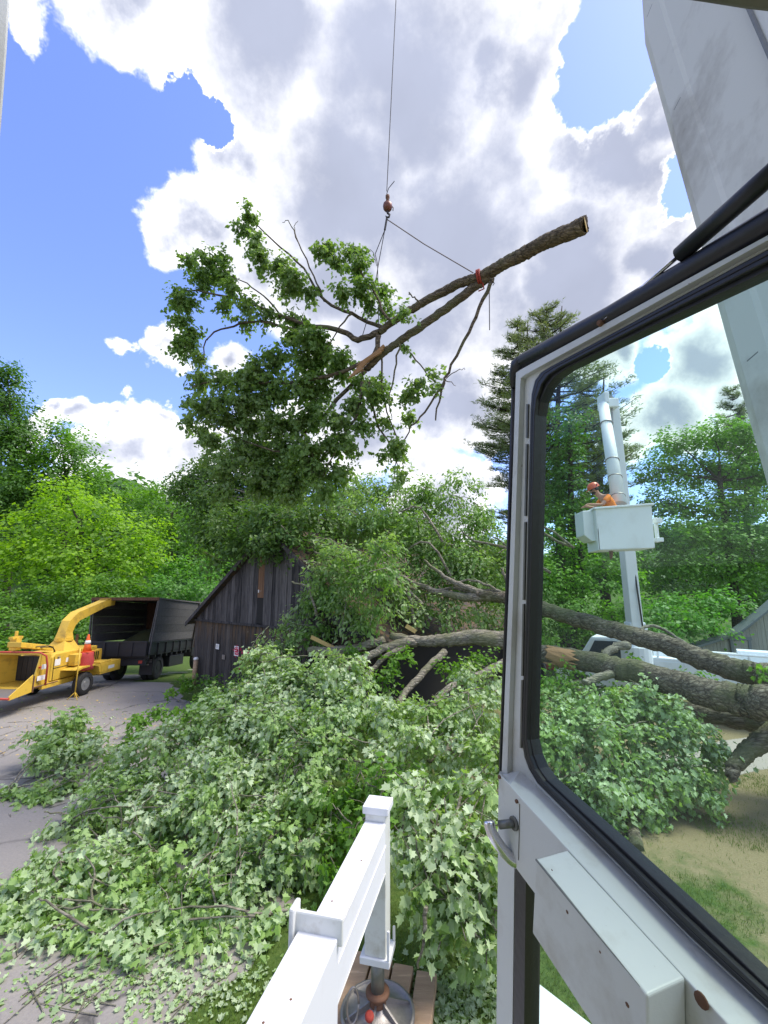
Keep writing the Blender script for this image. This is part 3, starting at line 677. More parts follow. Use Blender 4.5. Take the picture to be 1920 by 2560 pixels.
def sign(px, py, w, h, mat, label, extra=None):
    # find x, z on gable plane
    d = ray(px, py); t = (A - O).dot(wn) / d.dot(wn); q = O + d * t; lx = (q - A).dot(wd); lz = q.z
    th = thing('sign', label, 'sign', A + wd * lx + wn * .07 + Vector((0, 0, lz)), math.atan2(wd.y, wd.x))
    m = MB(); m.bb(-w / 2, w / 2, -.012, .0, -h / 2, h / 2); obj('panel', m, mat, th, local=True)
    if extra == 'red':
        m = MB()
        for a in (-1, 1): m.bb(a * (w / 2 - .02) - .02, a * (w / 2 - .02) + .02, -.017, -.0125, -h / 2, h / 2); m.bb(-w / 2 + .042, w / 2 - .042, -.017, -.0125, a * (h / 2 - .02) - .02, a * (h / 2 - .02) + .02)
        obj('border', m, 'signwhite', th, local=True)
        m = MB()
        for k in range(3): m.bb(-w * .28, w * .28, -.0165, -.0125, .08 - k * .08, .10 - k * .08)
        obj('print', m, 'whiteplast', th, local=True)
    elif extra == 'marks':
        m = MB()
        for k in range(3): m.bb(-w * .34, w * (.34 - .1 * k), -.0165, -.0125, h * .18 - k * h * .2, h * .24 - k * h * .2)
        obj('print', m, 'steel', th, local=True)
sign(548, 1616, .24, .20, 'signwhite', 'small white notice left of the red sign on the barn', 'marks')
sign(596, 1627, .30, .36, 'signred', 'red square sign with white border on the barn', 'red')
sign(563, 1642, .20, .17, 'steel', 'dull grey plate below the white notice on the barn', 'marks')
sign(655, 1478, .26, .10, 'signwhite', 'narrow white tag nailed under the loft opening', 'marks')
pq = G(484, 1712); m = MB(); m.tube([pq + Vector((0, 0, -.05)), pq + Vector((.03, 0, 1.0))], .09, 12); o = obj('wooden_post', m, 'tanwood', None, True, bevel=.01)
pt = thing('bollard_post', 'short pale round post at the left corner of the barn', 'post', pq); bpy.data.objects.remove(o)
m = MB(); m.tube([pq + Vector((0, 0, -.05)), pq + Vector((.03, 0, .98))], .09, 12); obj('shaft', m, 'tanwood', pt, True)
m = MB(); m.lathe([(.10, 0), (.10, .05), (.06, .10)], pq + Vector((.03, 0, .981))); obj('cap', m, 'whiteplast', pt, True)
fl = ell([(640,1635,14.6,22,14),(625,1655,14.5,18,18),(600,1625,14.8,8,8),(655,1660,14.4,20,10),(635,1740,13.8,10,8)])
Cn, Nn, Tn, sz, tw = leafcloud(fl, .07, 12, .13, 1.0)
ft = thing('flowering_shrub', 'magenta flowering shrub against the barn wall', 'shrub', G(640, 1720)); leafmesh('flowers', Cn, Nn, Tn, sz, FARL, 'flower', ft)
Cn, Nn, Tn, sz, tw = leafcloud(ell([(640,1660,14.5,35,40),(620,1700,14.3,30,30)]), .08, 14, .2, 1.2); leafmesh('foliage', Cn, Nn, Tn, sz, OVAL, 'lf_mid', ft)

# grey shed at right
sh = thing('shed', 'grey barn-like shed with sloping roofline and framed door at right edge', 'shed', P(1840, 1660, 20))
def SP(px, py, Y=20): return P(px, py, Y)
top = [(1735, 1624), (1790, 1607), (1845, 1590), (1885, 1560), (1925, 1528), (2010, 1455), (2150, 1500), (2300, 1620)]
for i in range(60):
    x0 = 1738 + i * 9; x1 = x0 + 8.4
    def yt(x):
        for (a, b), (c, d) in zip(top, top[1:]):
            if a <= x <= c: return b + (d - b) * (x - a) / (c - a)
        return 1624
    a = SP(x0, yt(x0)); b = SP(x1, yt(x1)); m = MB(); dy = random.uniform(0, .02)
    if x1 > 2290: break
    m.hexa([Vector((a.x, a.y + dy, -.1)), Vector((b.x, b.y + dy, -.1)), Vector((b.x, b.y + dy, b.z)), Vector((a.x, a.y + dy, a.z))],
           [Vector((a.x, a.y + dy + .05, -.1)), Vector((b.x, b.y + dy + .05, -.1)), Vector((b.x, b.y + dy + .05, b.z)), Vector((a.x, a.y + dy + .05, a.z))])
    obj('board', m, 'shed', sh)
m = MB()
for (a, b), (c, d) in zip(top, top[1:]):
    p, q = SP(a, b, 19.75), SP(c, d, 19.75); u = Vector((0, .6, 0)); h = Vector((0, 0, .10)); p.z += .01; q.z += .01
    m.hexa([p, q, q + h, p + h], [p + u, q + u, q + h + u, p + h + u])
obj('roof', m, 'shedtrim', sh)
a = SP(1825, 1600); b = SP(1870, 1605)
m = MB()
for xx in (a.x, b.x): m.bb(xx - .06, xx + .06, 19.9, 19.97, 0, a.z)
m.bb(a.x - .1, b.x + .1, 19.88, 19.96, a.z + .002, a.z + .12); obj('door_frame', m, 'shedtrim', sh)
m = MB(); m.bb(a.x + .065, b.x - .065, 19.93, 19.98, 0, a.z - .01); dr = obj('door', m, 'shed', sh)
m = MB(); m.bb(b.x - .2, b.x - .14, 19.9, 19.928, 1.0, 1.12); obj('handle', m, 'steel', dr)

# ------------------------------------------------------------------ vehicles
def wheel(mb_t, mb_r, c, r, w, ax=(0, 1, 0)):
    mb_t.lathe([(r * .58, -w / 2), (r * .9, -w / 2), (r, -w * .36), (r, w * .36), (r * .9, w / 2), (r * .58, w / 2), (r * .58, -w / 2)], c, ax, 28, False)
    mb_r.lathe([(r * .57, -w * .40), (r * .52, -w * .30), (r * .2, -w * .28), (r * .2, -w * .46), (.02, -w * .46)], c, ax, 20)
    mb_r.lathe([(r * .57, w * .40), (r * .52, w * .30), (r * .2, w * .28), (r * .2, w * .46), (.02, w * .46)], c, ax, 20)
def addwheel(par, c, r, w, rimmat='rim'):
    a = MB(); b = MB(); wheel(a, b, c, r, w); t = obj('wheel', a, 'tyre', par, True, local=True); obj('rim', b, rimmat, t, False, local=True)

# chipper: x forward to the hitch, visible flank at y<0
wc = G(205, 1738); f2 = Vector((.07, .9975, 0)); ang = math.atan2(f2.y, f2.x); sidev = Vector((f2.y, -f2.x, 0))
cl = wc - sidev * 1.0
ch = thing('wood_chipper', 'yellow towable wood chipper with open feed tray facing left', 'wood chipper', (cl.x, cl.y, 0), ang)
for s in (-1, 1): addwheel(ch, (0, s * .98, .41), .41, .26)
m = MB()
for s in (-1, 1): m.bb(-1.5, 1.7, s * .62 - .06, s * .62 + .06, .52, .68)
m.bb(-1.45, 1.6, -.5, .5, .55, .62); m.hexa([(1.7, -.62, .55), (1.7, -.5, .55), (1.7, -.5, .66), (1.7, -.62, .66)], [(2.9, -.08, .55), (2.9, .0, .55), (2.9, .0, .66), (2.9, -.08, .66)])
m.hexa([(1.7, .62, .55), (1.7, .5, .55), (1.7, .5, .66), (1.7, .62, .66)], [(2.9, .08, .551), (2.9, .002, .551), (2.9, .002, .661), (2.9, .08, .661)])
m.bb(2.8, 3.3, -.06, .06, .57, .65); obj('frame', m, 'yellow', ch, bevel=.01, local=True)
m = MB(); m.prism([(-1.15, .70), (.35, .70), (.35, 1.35), (.15, 1.62), (-1.0, 1.62), (-1.15, 1.5)], 1, -.62, .62); obj('body', m, 'yellow', ch, bevel=.03, local=True)
m = MB()   # hopper walls flare to the infeed
for s in (-1, 1):
    m.hexa([(-1.16, s * .60, .72), (-2.25, s * .95, .72), (-2.0, s * .95, 1.72), (-1.16, s * .60, 1.6)], [(-1.16, s * .56, .72), (-2.25, s * .91, .72), (-2.0, s * .91, 1.72), (-1.16, s * .56, 1.6)])
m.hexa([(-1.16, -.6, 1.605), (-2.0, -.95, 1.725), (-2.0, .95, 1.725), (-1.16, .6, 1.605)], [(-1.16, -.6, 1.645), (-2.0, -.95, 1.765), (-2.0, .95, 1.765), (-1.16, .6, 1.645)])
m.hexa([(-1.16, -.6, .69), (-2.25, -.95, .69), (-2.25, .95, .69), (-1.16, .6, .69)], [(-1.16, -.6, .715), (-2.25, -.95, .715), (-2.25, .95, .715), (-1.16, .6, .715)])
obj('hopper', m, 'yellow', ch, local=True)
m = MB()
for k in range(6): m.bb(-1.22, -1.2, -.56 + k * .19, -.56 + k * .19 + .18, .74, 1.56)
obj('curtain', m, 'rubber', ch, local=True)
m = MB(); m.hexa([(-2.26, -.95, .69), (-3.05, -.95, .60), (-3.05, .95, .60), (-2.26, .95, .69)], [(-2.26, -.95, .66), (-3.05, -.95, .57), (-3.05, .95, .57), (-2.26, .95, .66)]); obj('feed_tray', m, 'steel', ch, local=True)
for s in (-1, 1):
    m = MB(); m.hexa([(-2.26, s * .96, .62), (-3.05, s * .96, .55), (-3.05, s * .96, .66), (-2.26, s * .96, 1.15)], [(-2.26, s * .99, .62), (-3.05, s * .99, .55), (-3.05, s * .99, .66), (-2.26, s * .99, 1.15)]); obj('tray_side', m, 'yellow', ch, local=True)
m = MB(); m.tube([(-3.07, -1.0, .60), (-3.07, 1.0, .60)], .035, 8)
for s in (-1, 1): m.tube([(-1.75, s * 1.0, .72), (-1.80, s * 1.04, 1.35), (-1.88, s * 1.03, 1.68), (-2.0, s * .9, 1.80), (-2.1, 0, 1.82)], .03, 8)
obj('control_bar', m, 'red', ch, True, local=True)
m = MB(); m.hexa([(-1.95, -.15, 1.95), (-1.95, .35, 1.95), (-1.95, .35, 2.12), (-1.95, -.15, 2.12)], [(-.6, -.15, 1.66), (-.6, .35, 1.66), (-.6, .35, 1.84), (-.6, -.15, 1.84)]); obj('feed_arm', m, 'yellow', ch, bevel=.015, local=True)
m = MB(); m.bb(-1.5, -1.3, .45, .7, 1.78, 2.2); m.tube([(-1.4, .58, 2.2), (-1.4, .58, 2.42)], .05); m.bb(-1.6, -1.2, .5, .66, 2.16, 2.24); obj('winch', m, 'yellow', ch, local=True)
m = MB(); m.bb(.37, 1.55, -.5, .6, .70, 1.45); m.bb(.5, 1.35, -.42, .5, 1.45, 1.6); obj('engine_cover', m, 'yellow', ch, bevel=.03, local=True)
m = MB(); m.bb(.5, .56, .3, .36, 1.6, 2.0); m.tube([(1.1, .3, 1.6), (1.1, .3, 2.05)], .05, 10); obj('exhaust', m, 'rust', ch, local=True)
# chute
def sq(c, w, h, t): # square loop about direction t in xz-plane
    t = Vector(t).normalized(); u = Vector((0, 1, 0)); n_ = t.cross(u); c = Vector(c)
    return [c + u * w + n_ * h, c - u * w + n_ * h, c - u * w - n_ * h, c + u * w - n_ * h]
loops = [sq((.0, 0, 1.6), .42, .40, (0, 0, 1)), sq((.05, 0, 1.95), .22, .22, (0, 0, 1)), sq((.08, 0, 2.25), .17, .17, (.1, 0, 1)), sq((.20, 0, 2.56), .17, .18, (.7, 0, 1)), sq((.50, 0, 2.80), .17, .17, (1, 0, .35)), sq((2.1, .1, 3.22), .17, .14, (1, 0, .2)), sq((2.7, .12, 3.26), .16, .12, (1, 0, -.1))]
m = MB()
for a, b in zip(loops, loops[1:]): o_ = len(m.v); m.v += a + b; m.f += [(o_ + i, o_ + (i + 1) % 4, o_ + 4 + (i + 1) % 4, o_ + 4 + i) for i in range(4)]
cht = obj('discharge_chute', m, 'yellow', ch, local=True)
m = MB(); m.lathe([(.30, 0), (.30, .06), (.26, .06), (.26, .12)], (.05, 0, 1.93), (0, 0, 1), 24); obj('swivel_ring', m, 'yellow', cht, local=True)
m = MB(); m.bb(2.15, 2.75, -.06, .30, 3.39, 3.42); obj('deflector', m, 'yellow', cht, local=True)
m = MB(); m.prism([(-.75, .95), (-.62, .72), (-.50, .95), (-.3, 1.0), (.3, 1.0), (.52, .92), (.6, .70), (.66, .70), (.60, 1.02), (.3, 1.06), (-.3, 1.06), (-.7, 1.0)][2:], 1, -1.16, -.63); obj('fender', m, 'yellow', ch, local=True)
m = MB(); m.bb(.68, 1.85, -1.12, -.7, .60, 1.0); m.bb(.72, 1.80, -1.135, -1.122, .66, .95); obj('tool_box', m, 'yellow', ch, bevel=.01, local=True)
m = MB(); m.bb(.66, 1.3, -1.1, -.65, 1.001, 1.06); m.bb(-.4, .30, -.90, -.63, 1.1, 1.5); obj('side_tank', m, 'yellow', ch, bevel=.02, local=True)
m = MB(); m.tube([(-.62, -1.2, .06), (-.60, -1.2, 1.75)], .022, 8)
for a in (0, 2.1, 4.2): m.tube([(-.62, -1.2, .25), (-.62 + .22 * math.cos(a), -1.2 + .22 * math.sin(a), .01)], .014, 6)
obj('prop_pole', m, 'yellow', ch, True, local=True)
m = MB(); m.bb(-1.0, -.75, -.628, -.621, 1.2, 1.42); m.bb(-.5, -.35, -.628, -.621, 1.25, 1.4); m.bb(-2.0, -1.6, -.905, -.9, .9, 1.05); obj('decal', m, 'whiteplast', ch, local=True)
m = MB(); m.bb(1.86, 1.9, -.9, -.8, .8, .87); obj('tail_light', m, 'red', ch, local=True)
m = MB(); m.bb(-1.05, -1.035, -.635, -.622, .72, 1.5); m.bb(.10, .115, -.635, -.622, .72, 1.5); m.bb(-1.03, .09, -.632, -.622, 1.12, 1.135); obj('panel_seam', m, 'black', ch, local=True)
for hx in (-.9, -.2, .22):
    m = MB(); m.tube([(hx, -.64, 1.48), (hx + .09, -.64, 1.48)], .018, 8); obj('hinge', m, 'steel', ch, local=True)
for k in range(7):
    m = MB(); m.bb(.62 + k * .11, .68 + k * .11, -.512, -.502, 1.08, 1.38); obj('grille_slot', m, 'dark', ch, local=True)
m = MB(); m.tube(wiggle([(-.7, -.3, 1.62), (-.9, -.35, 1.85), (-1.3, -.2, 1.9), (-1.5, .1, 1.8)], 5, .01), .018, 6); m.tube(wiggle([(-.6, -.25, 1.62), (-.8, -.28, 1.80), (-1.2, -.12, 1.84), (-1.5, .2, 1.78)], 5, .01), .016, 6); obj('hydraulic_hose', m, 'rubber', ch, True, local=True)
m = MB(); m.tube([(-1.2, -.97, .74), (-2.2, -.985, .74)], .02, 6); m.bb(-2.24, -2.2, -1.0, -.93, .6, 1.1); obj('hopper_hinge', m, 'rust', ch, local=True)
for s in (-1, 1):
    m = MB(); m.bb(-2.02, -1.97, s * .93 - .05, s * .93 + .05, 1.3, 1.36); obj('marker_light', m, 'red', ch, local=True)
m = MB(); m.bb(1.1, 1.45, -1.142, -1.136, .74, .86); m.bb(-1.9, -1.65, -.935, -.925, 1.25, 1.4); obj('warning_label', m, 'signwhite', ch, local=True)
# cone and sack on the flank of the chipper
ccx = WM['wood_chipper'] @ Vector((.12, -.92, 1.52))
cn = thing('traffic_cone', 'orange traffic cone with white band standing on the chipper flank', 'traffic cone', ccx)
m = MB(); m.lathe([(.15, .02), (.105, .24), (.075, .40), (.035, .62), (.025, .64)], ccx, (0, 0, 1), 20); m.box(ccx + Vector((0, 0, .01)), (.36, .36, .02)); obj('body', m, 'cone', cn, True)
m = MB(); m.lathe([(.108, .30), (.081, .42)], ccx, (0, 0, 1), 20); obj('band', m, 'whiteplast', cn, True)
sk = MB(); q = Vector((ccx.x, ccx.y, .86)); sk.lathe([(.16, 0), (.26, .04), (.25, .2), (.27, .35), (.24, .5), (.23, .62), (.2, .655)], q, (0, 0, 1), 14)
for v in sk.v: v.x += random.uniform(-.02, .02); v.y += random.uniform(-.02, .02)
o = obj('sack', sk, 'sack', None, True); tag(o, 'red mesh sack hanging below the traffic cone on the chipper', 'sack')

# dump / chip truck
rr = G(386, 1688); tx = rr.x - 1.0; ty = rr.y + .0
tr_ = thing('chip_truck', 'black dump truck with tall plank chip box, rear open toward the chipper', 'truck', (tx, ty, gz(tx, ty)), R(91.5)); tr_.rotation_euler = (0, R(4.5), R(91.5))
WM[tr_.name] = Matrix.Translation((tx, ty, gz(tx, ty))) @ tr_.rotation_euler.to_matrix().to_4x4()
for s in (-1, 1):
    for k in (0, 1):
        addwheel(tr_, (0, s * (.98 - k * .32), .53), .53, .27, 'black')
    addwheel(tr_, (4.6, s * 1.0, .53), .52, .27, 'black')
m = MB()
for s in (-1, 1): m.bb(-1.2, 6.2, s * .42 - .05, s * .42 + .05, .78, .98)
m.bb(-1.25, -1.1, -1.1, 1.1, .72, .98); obj('frame', m, 'black', tr_, local=True)
m = MB(); m.bb(-1.4, 3.4, -1.22, 1.22, 1.12, 1.22)
for k in range(9): m.bb(-1.3 + k * .55, -1.2 + k * .55, -1.25, 1.25, 1.0, 1.118)
obj('bed', m, 'black', tr_, local=True)
m = MB(); m.bb(-1.48, -1.405, -1.22, 1.22, 1.1, 1.68); tg = obj('tailgate', m, 'black', tr_, bevel=.01, local=True)
m = MB()
for k in range(5): m.bb(-1.52, -1.482, -1.2 + k * .58, -1.12 + k * .58, 1.12, 1.66)
m.bb(-1.53, -1.485, -1.22, 1.22, 1.665, 1.73); obj('rib', m, 'black', tg, local=True)
m = MB(); m.bb(-1.40, 3.4, -1.24, -1.18, 1.224, 1.62); m.bb(-1.40, 3.4, 1.18, 1.24, 1.224, 1.62)
for k in range(7): m.bb(-1.35 + k * .77, -1.27 + k * .77, -1.29, -1.245, 1.14, 1.62)
m.bb(-1.4, 3.4, -1.28, -1.245, 1.62, 1.68); obj('side_rail', m, 'black', tr_, local=True)
for s in (-1, 1):
    for k in range(5):
        z0 = 1.69 + k * .36; y = s * (1.24 + .035 * (k)); m = MB()
        m.hexa([(-1.38, y, z0), (3.3, y, z0), (3.3, y + s * .03, z0 + .357), (-1.38, y + s * .03, z0 + .357)], [(-1.38, y - s * .035, z0), (3.3, y - s * .035, z0), (3.3, y + s * -.005, z0 + .357), (-1.38, y - s * .005, z0 + .357)])
        obj('side_plank', m, 'stake', tr_, local=True)
    for xx in (-1.36, .2, 1.8, 3.28):
        m = MB(); m.hexa([(xx - .04, s * 1.26, 1.2), (xx + .04, s * 1.26, 1.2), (xx + .04, s * 1.31, 1.2), (xx - .04, s * 1.31, 1.2)], [(xx - .04, s * 1.435, 3.5), (xx + .04, s * 1.435, 3.5), (xx + .04, s * 1.475, 3.5), (xx - .04, s * 1.475, 3.5)])
        if xx < 0 or xx > 3: obj('stake', m, 'stake', tr_, local=True)
m = MB(); m.bb(3.31, 3.40, -1.4, 1.4, 1.22, 3.6); obj('headboard', m, 'brownwood', tr_, local=True)
m = MB(); m.bb(-1.40, 3.8, -1.46, 1.46, 3.5, 3.56); obj('box_roof', m, 'stake', tr_, local=True)
m = MB(); m.bb(-1.44, -1.402, -1.46, 1.46, 3.44, 3.57); obj('roof_edge', m, 'brownwood', tr_, local=True)
m = MB()
for i in range(13):
    for j in range(9): m.v.append(Vector((-1.3 + i * .35, -1.15 + j * .2875, 1.25 + .9 * math.exp(-((i - 7) / 4) ** 2 - ((j - 4) / 4) ** 2) + random.uniform(0, .08))))
for i in range(12):
    for j in range(8): a = i * 9 + j; m.f.append((a, a + 9, a + 10, a + 1))
obj('chip_load', m, 'chips', tr_, True, local=True, kind='stuff')
m = MB(); m.prism([(3.9, .7), (5.2, .7), (5.2, 1.75), (4.85, 2.45), (3.95, 2.5)], 1, -1.05, 1.05); m.bb(5.2, 6.5, -.85, .85, .75, 1.65); cb = obj('cab', m, 'black', tr_, bevel=.06, local=True)
m = MB(); m.bb(4.05, 4.75, -1.075, -1.055, 1.75, 2.3); obj('window', m, 'winglass', cb, local=True)
m = MB(); m.tube([(4.9, -1.1, 1.7), (4.95, -1.45, 1.9), (4.95, -1.45, 2.3)], .015, 6); m.bb(4.93, 4.98, -1.55, -1.36, 1.9, 2.3); obj('mirror', m, 'whiteplast', cb, local=True)
for a_ in (.62, -1.2):
    m = MB(); m.bb(-.72, -.68, a_, a_ + .58, .28, 1.0); mf = obj('mudflap', m, 'rubber', tr_, local=True)
m = MB()
for k in range(2): m.bb(-.73, -.722, -1.14, -.68, .80 + k * .08, .84 + k * .08)
m.bb(-.73, -.722, -1.02, -.80, .68, .74); obj('print', m, 'steel', mf, local=True)
for s in (-1, 1):
    m = MB(); m.bb(-1.27, -1.252, s * .9 - .08, s * .9 + .08, .80, .92); obj('tail_light', m, 'red', tr_, local=True)
m = MB(); m.bb(1.0, 2.6, -1.15, -.75, .45, .95); obj('side_locker', m, 'black', tr_, bevel=.02, local=True)

# dark pickup behind the chipper
pk = P(205, 1640, 24.5); pkz = gz(pk.x, pk.y)
p_ = thing('pickup_truck', 'dark blue pickup half hidden between the chipper and dump truck', 'pickup truck', (pk.x, pk.y, pkz), R(20))
MT['dblue'] = paint('dark_blue_paint', (.02, .035, .08), (.08, .08, .08), .3, .2, 3)
m = MB(); m.prism([(-2.4, .5), (2.3, .5), (2.35, 1.1), (1.1, 1.25), (.5, 1.85), (-.8, 1.9), (-.95, 1.3), (-2.4, 1.25)], 1, -.95, .95); pb = obj('body', m, 'dblue', p_, bevel=.08, local=True)
m = MB(); m.prism([(.95, 1.27), (.48, 1.78), (-.72, 1.82), (-.82, 1.30)], 1, -.965, .965); obj('window', m, 'winglass', pb, local=True)
for xx in (-1.5, 1.5):
    for s in (-1, 1): addwheel(p_, (xx, s * .85, .4), .4, .25)
m = MB(); m.bb(.8, .9, -1.2, -1.0, 1.35, 1.6); obj('mirror', m, 'black', pb, local=True, bevel=.03)

# bucket truck
bt = Vector((10.3, 14.9, 0))
bk = thing('bucket_truck', 'white bucket truck behind the fallen trunks with its lift arm raised', 'bucket truck', (bt.x, bt.y, 0), R(145))
def bl(px, py, Y): return P(px, py, Y)
m = MB(); m.bb(-3.2, 1.6, -1.15, 1.15, .75, 1.15)
for s in (-1, 1): m.bb(-3.2, 1.4, s * 1.15 - .2, s * 1.15 + .2, .7, 1.75)
bod = obj('body', m, 'wtruck', bk, bevel=.03, local=True)
for s in (-1, 1):
    for k in range(5):
        m = MB(); x0 = -3.1 + k * .9; yy = s * 1.35; m.bb(x0, x0 + .82, min(yy, yy + s * .02), max(yy, yy + s * .02), .8, 1.65); d_ = obj('locker_door', m, 'wtruck', bod, bevel=.008, local=True)
m = MB()
for k in range(5): m.tube([(-1.9 + k * .75, 1.3, 1.74), (-1.9 + k * .75, 1.3, 2.0)], .035, 6)
m.tube([(-1.95, 1.3, 2.0), (1.2, 1.3, 2.0)], .035, 6); m.bb(-2.6, -1.0, -1.2, -.6, 1.76, 1.9); obj('rail', m, 'wtruck', bk, local=True)
m = MB(); m.prism([(1.8, .6), (4.3, .6), (4.4, 1.35), (3.5, 1.55), (3.05, 2.25), (1.8, 2.3)], 1, -1.05, 1.05); cab_ = obj('cab', m, 'wtruck', bk, bevel=.07, local=True)
m = MB(); m.prism([(1.95, 1.55), (3.25, 1.55), (2.95, 2.12), (1.95, 2.14)], 1, -1.065, 1.065); obj('window', m, 'winglass', cab_, local=True)
for xx in (-1.8, 3.5):
    for s in (-1, 1): addwheel(bk, (xx, s * 1.0, .5), .5, .28)
m = MB(); a = bl(1588, 1600, 14.6); m.lathe([(.45, -1.2), (.45, -.2), (.35, -.1), (.3, .2)], a, (0, 0, 1), 20); obj('turret', m, 'wtruck', bk)
e0 = bl(1588, 1575, 14.6); e1 = bl(1530, 1010, 13.6)
def boxbeam(mb, a, b, w0, w1, hint=Vector((1, 0, 0))):
    t = (b - a).normalized(); u = (hint - t * hint.dot(t)).normalized(); v = t.cross(u)
    mb.hexa([a + u * x * w0 + v * y * w0 for x, y in ((1, 1), (-1, 1), (-1, -1), (1, -1))], [b + u * x * w1 + v * y * w1 for x, y in ((1, 1), (-1, 1), (-1, -1), (1, -1))])
m = MB(); boxbeam(m, e0, e1, .19, .15); lb = obj('lower_boom', m, 'wtruck', bk, bevel=.02)
m = MB(); p0 = bl(1565, 1400, 14.4); m.tube([bl(1607, 1570, 14.3), bl(1594, 1480, 14.2), bl(1583, 1400, 14.2)], .025, 6); obj('hose', m, 'black', lb)
m = MB(); m.box(e0, (.5, .4, .5)); m.tube([e0 + Vector((-.35, 0, .05)), e0 + Vector((.35, 0, .05))], .12, 14); obj('knuckle', m, 'wtruck', lb, bevel=.03)
u0 = bl(1508, 1012, 13.1); u1 = bl(1548, 1262, 11.6)
m = MB(); m.tube([u0, (u0 + u1) / 2, u1], [.15, .165, .18], 18); ub = obj('upper_boom', m, 'fibre', bk, True)
m = MB()
for t in (.22, .60, .76, .93): q = u0.lerp(u1, t); d = (u1 - u0).normalized() * .012; m.tube([q - d, q + d], .19, 18)
obj('boom_band', m, 'steel', ub, True)
m = MB(); m.box(bl(1520, 1012, 13.35), (.50, .42, .30)); m.box(bl(1508, 1000, 13.2), (.16, .5, .36)); obj('elbow', m, 'wtruck', bk, bevel=.03)
m = MB(); m.tube([bl(1528, 990, 13.3), bl(1533, 1100, 13.2), bl(1540, 1240, 13)], .03, 6); obj('levelling_rod', m, 'steel', ub)
# bucket: open tub with walls
def tub(mb, tl, tr2, bl_, br, Yn, Yf, th=.05):
    A0 = [P(*tl, Yn), P(*tr2, Yn), P(*br, Yn), P(*bl_, Yn)]; dy = Vector((.12, Yf - Yn, 0)); B0 = [p + dy for p in A0]
    mb.hexa(A0, [p + Vector((0, th, 0)) for p in A0]); mb.hexa([p - Vector((0, th, 0)) for p in B0], B0)
    mb.hexa([A0[0], B0[0], B0[3], A0[3]], [p + Vector((th, 0, 0)) for p in (A0[0], B0[0], B0[3], A0[3])])
    mb.hexa([p - Vector((th, 0, 0)) for p in (A0[1], B0[1], B0[2], A0[2])], [A0[1], B0[1], B0[2], A0[2]])
    mb.hexa([A0[3], A0[2], B0[2], B0[3]], [p + Vector((0, 0, th)) for p in (A0[3], A0[2], B0[2], B0[3])])
    return A0, B0
m = MB(); A0, B0 = tub(m, (1488, 1272), (1629, 1262), (1497, 1376), (1638, 1370), 10.9, 11.75); bu = obj('bucket', m, 'fibre', bk, bevel=.015)
m = MB()
for a, b in ((A0[0], A0[1]), (A0[1], B0[1]), (B0[1], B0[0]), (B0[0], A0[0])):
    d = (b - a).normalized(); c = (a + b) / 2; L_ = (b - a).length + .08; rot = d.to_track_quat('X', 'Z').to_matrix(); m.box(c + Vector((0, 0, .012)), (L_, .10, .05), rot)
obj('rim', m, 'fibre', bu, bevel=.01)
m = MB(); a = P(1458, 1277, 11.1); pts = [(1456, 1277), (1487, 1275), (1496, 1352), (1480, 1353), (1461, 1338)]
m.hexa([P(x, y, 11.05) for x, y in pts], [P(x, y, 11.05) + Vector((.05, .6, 0)) for x, y in pts]); obj('tool_tub', m, 'fibre', bk, bevel=.02)
m = MB(); m.box(P(1643, 1302, 11.2), (.16, .2, .12)); m.box(P(1645, 1350, 11.2), (.18, .2, .10)); m.box(P(1641, 1325, 11.3), (.05, .12, .65)); obj('bracket', m, 'fibre', bk, bevel=.01)
m = MB(); m.tube([P(1527, 1378, 11.3), P(1528, 1392, 11.3), P(1526, 1398, 11.3)], [.05, .04, .02], 8); obj('hose_end', m, 'rust', bk)
m = MB(); m.tube([P(1518, 1235, 11.6), P(1524, 1262, 11.6)], .03, 8); obj('control_lever', m, 'redstrap', bk)
# pale pipe lying by the fallen trunk
m = MB(); m.tube([G(1485, 1745, .5), G(1528, 1725, .62)], .07, 12); tag(obj('pipe', m, 'whiteplast', None, True), 'short white pipe lying between the fallen trunk and the leaves', 'pipe')
# red-topped machine behind trunks at the left of the pane
rm = P(1380, 1585, 19); r_ = thing('red_tractor', 'red and black machine half hidden behind the fallen trunks', 'tractor', (rm.x, rm.y, 0), R(170))
m = MB(); m.prism([(-1.2, .6), (.4, .6), (.5, 1.2), (-1.1, 1.35)], 1, -.4, .4); obj('hood', m, 'red', r_, bevel=.05, local=True)
m = MB(); m.bb(.4, 1.6, -.6, .6, .6, 1.1); m.prism([(.5, 1.1), (1.5, 1.1), (1.4, 2.3), (.7, 2.3)], 1, -.6, .6); obj('cab', m, 'winglass', r_, bevel=.04, local=True)
m = MB(); m.bb(.5, 1.6, -.7, .7, 2.31, 2.45); obj('roof', m, 'red', r_, bevel=.04, local=True)
for s in (-1, 1): addwheel(r_, (1.1, s * .85, .65), .65, .35); addwheel(r_, (-.8, s * .7, .4), .4, .22)

# ------------------------------------------------------------------ worker
def skinned(name, verts, edges, rad, mat, parent, sub=2):
    me = bpy.data.meshes.new(name); me.from_pydata([tuple(v) for v in verts], edges, []); o = bpy.data.objects.new(name, me); COL.objects.link(o)
    o.parent = parent; s = o.modifiers.new('skin', 'SKIN'); s.use_smooth_shade = True
    for i, r in enumerate(rad): me.skin_vertices[0].data[i].radius = (r, r) if not isinstance(r, tuple) else r
    me.skin_vertices[0].data[0].use_root = True; b = o.modifiers.new('sub', 'SUBSURF'); b.levels = sub; b.render_levels = sub
    me.materials.append(MT[mat]); return o
hp = P(1478, 1216, 11.4); foot = P(1535, 1372, 11.4)
kk = thing('person', 'worker in orange helmet and orange shirt leaning left out of the lift bucket', 'person', (foot.x, foot.y, foot.z + .06))
b0 = Vector((foot.x, foot.y, foot.z + .06))
def K(px, py, dy=0): return P(px, py, 11.4) + Vector((0, dy, 0)) - b0
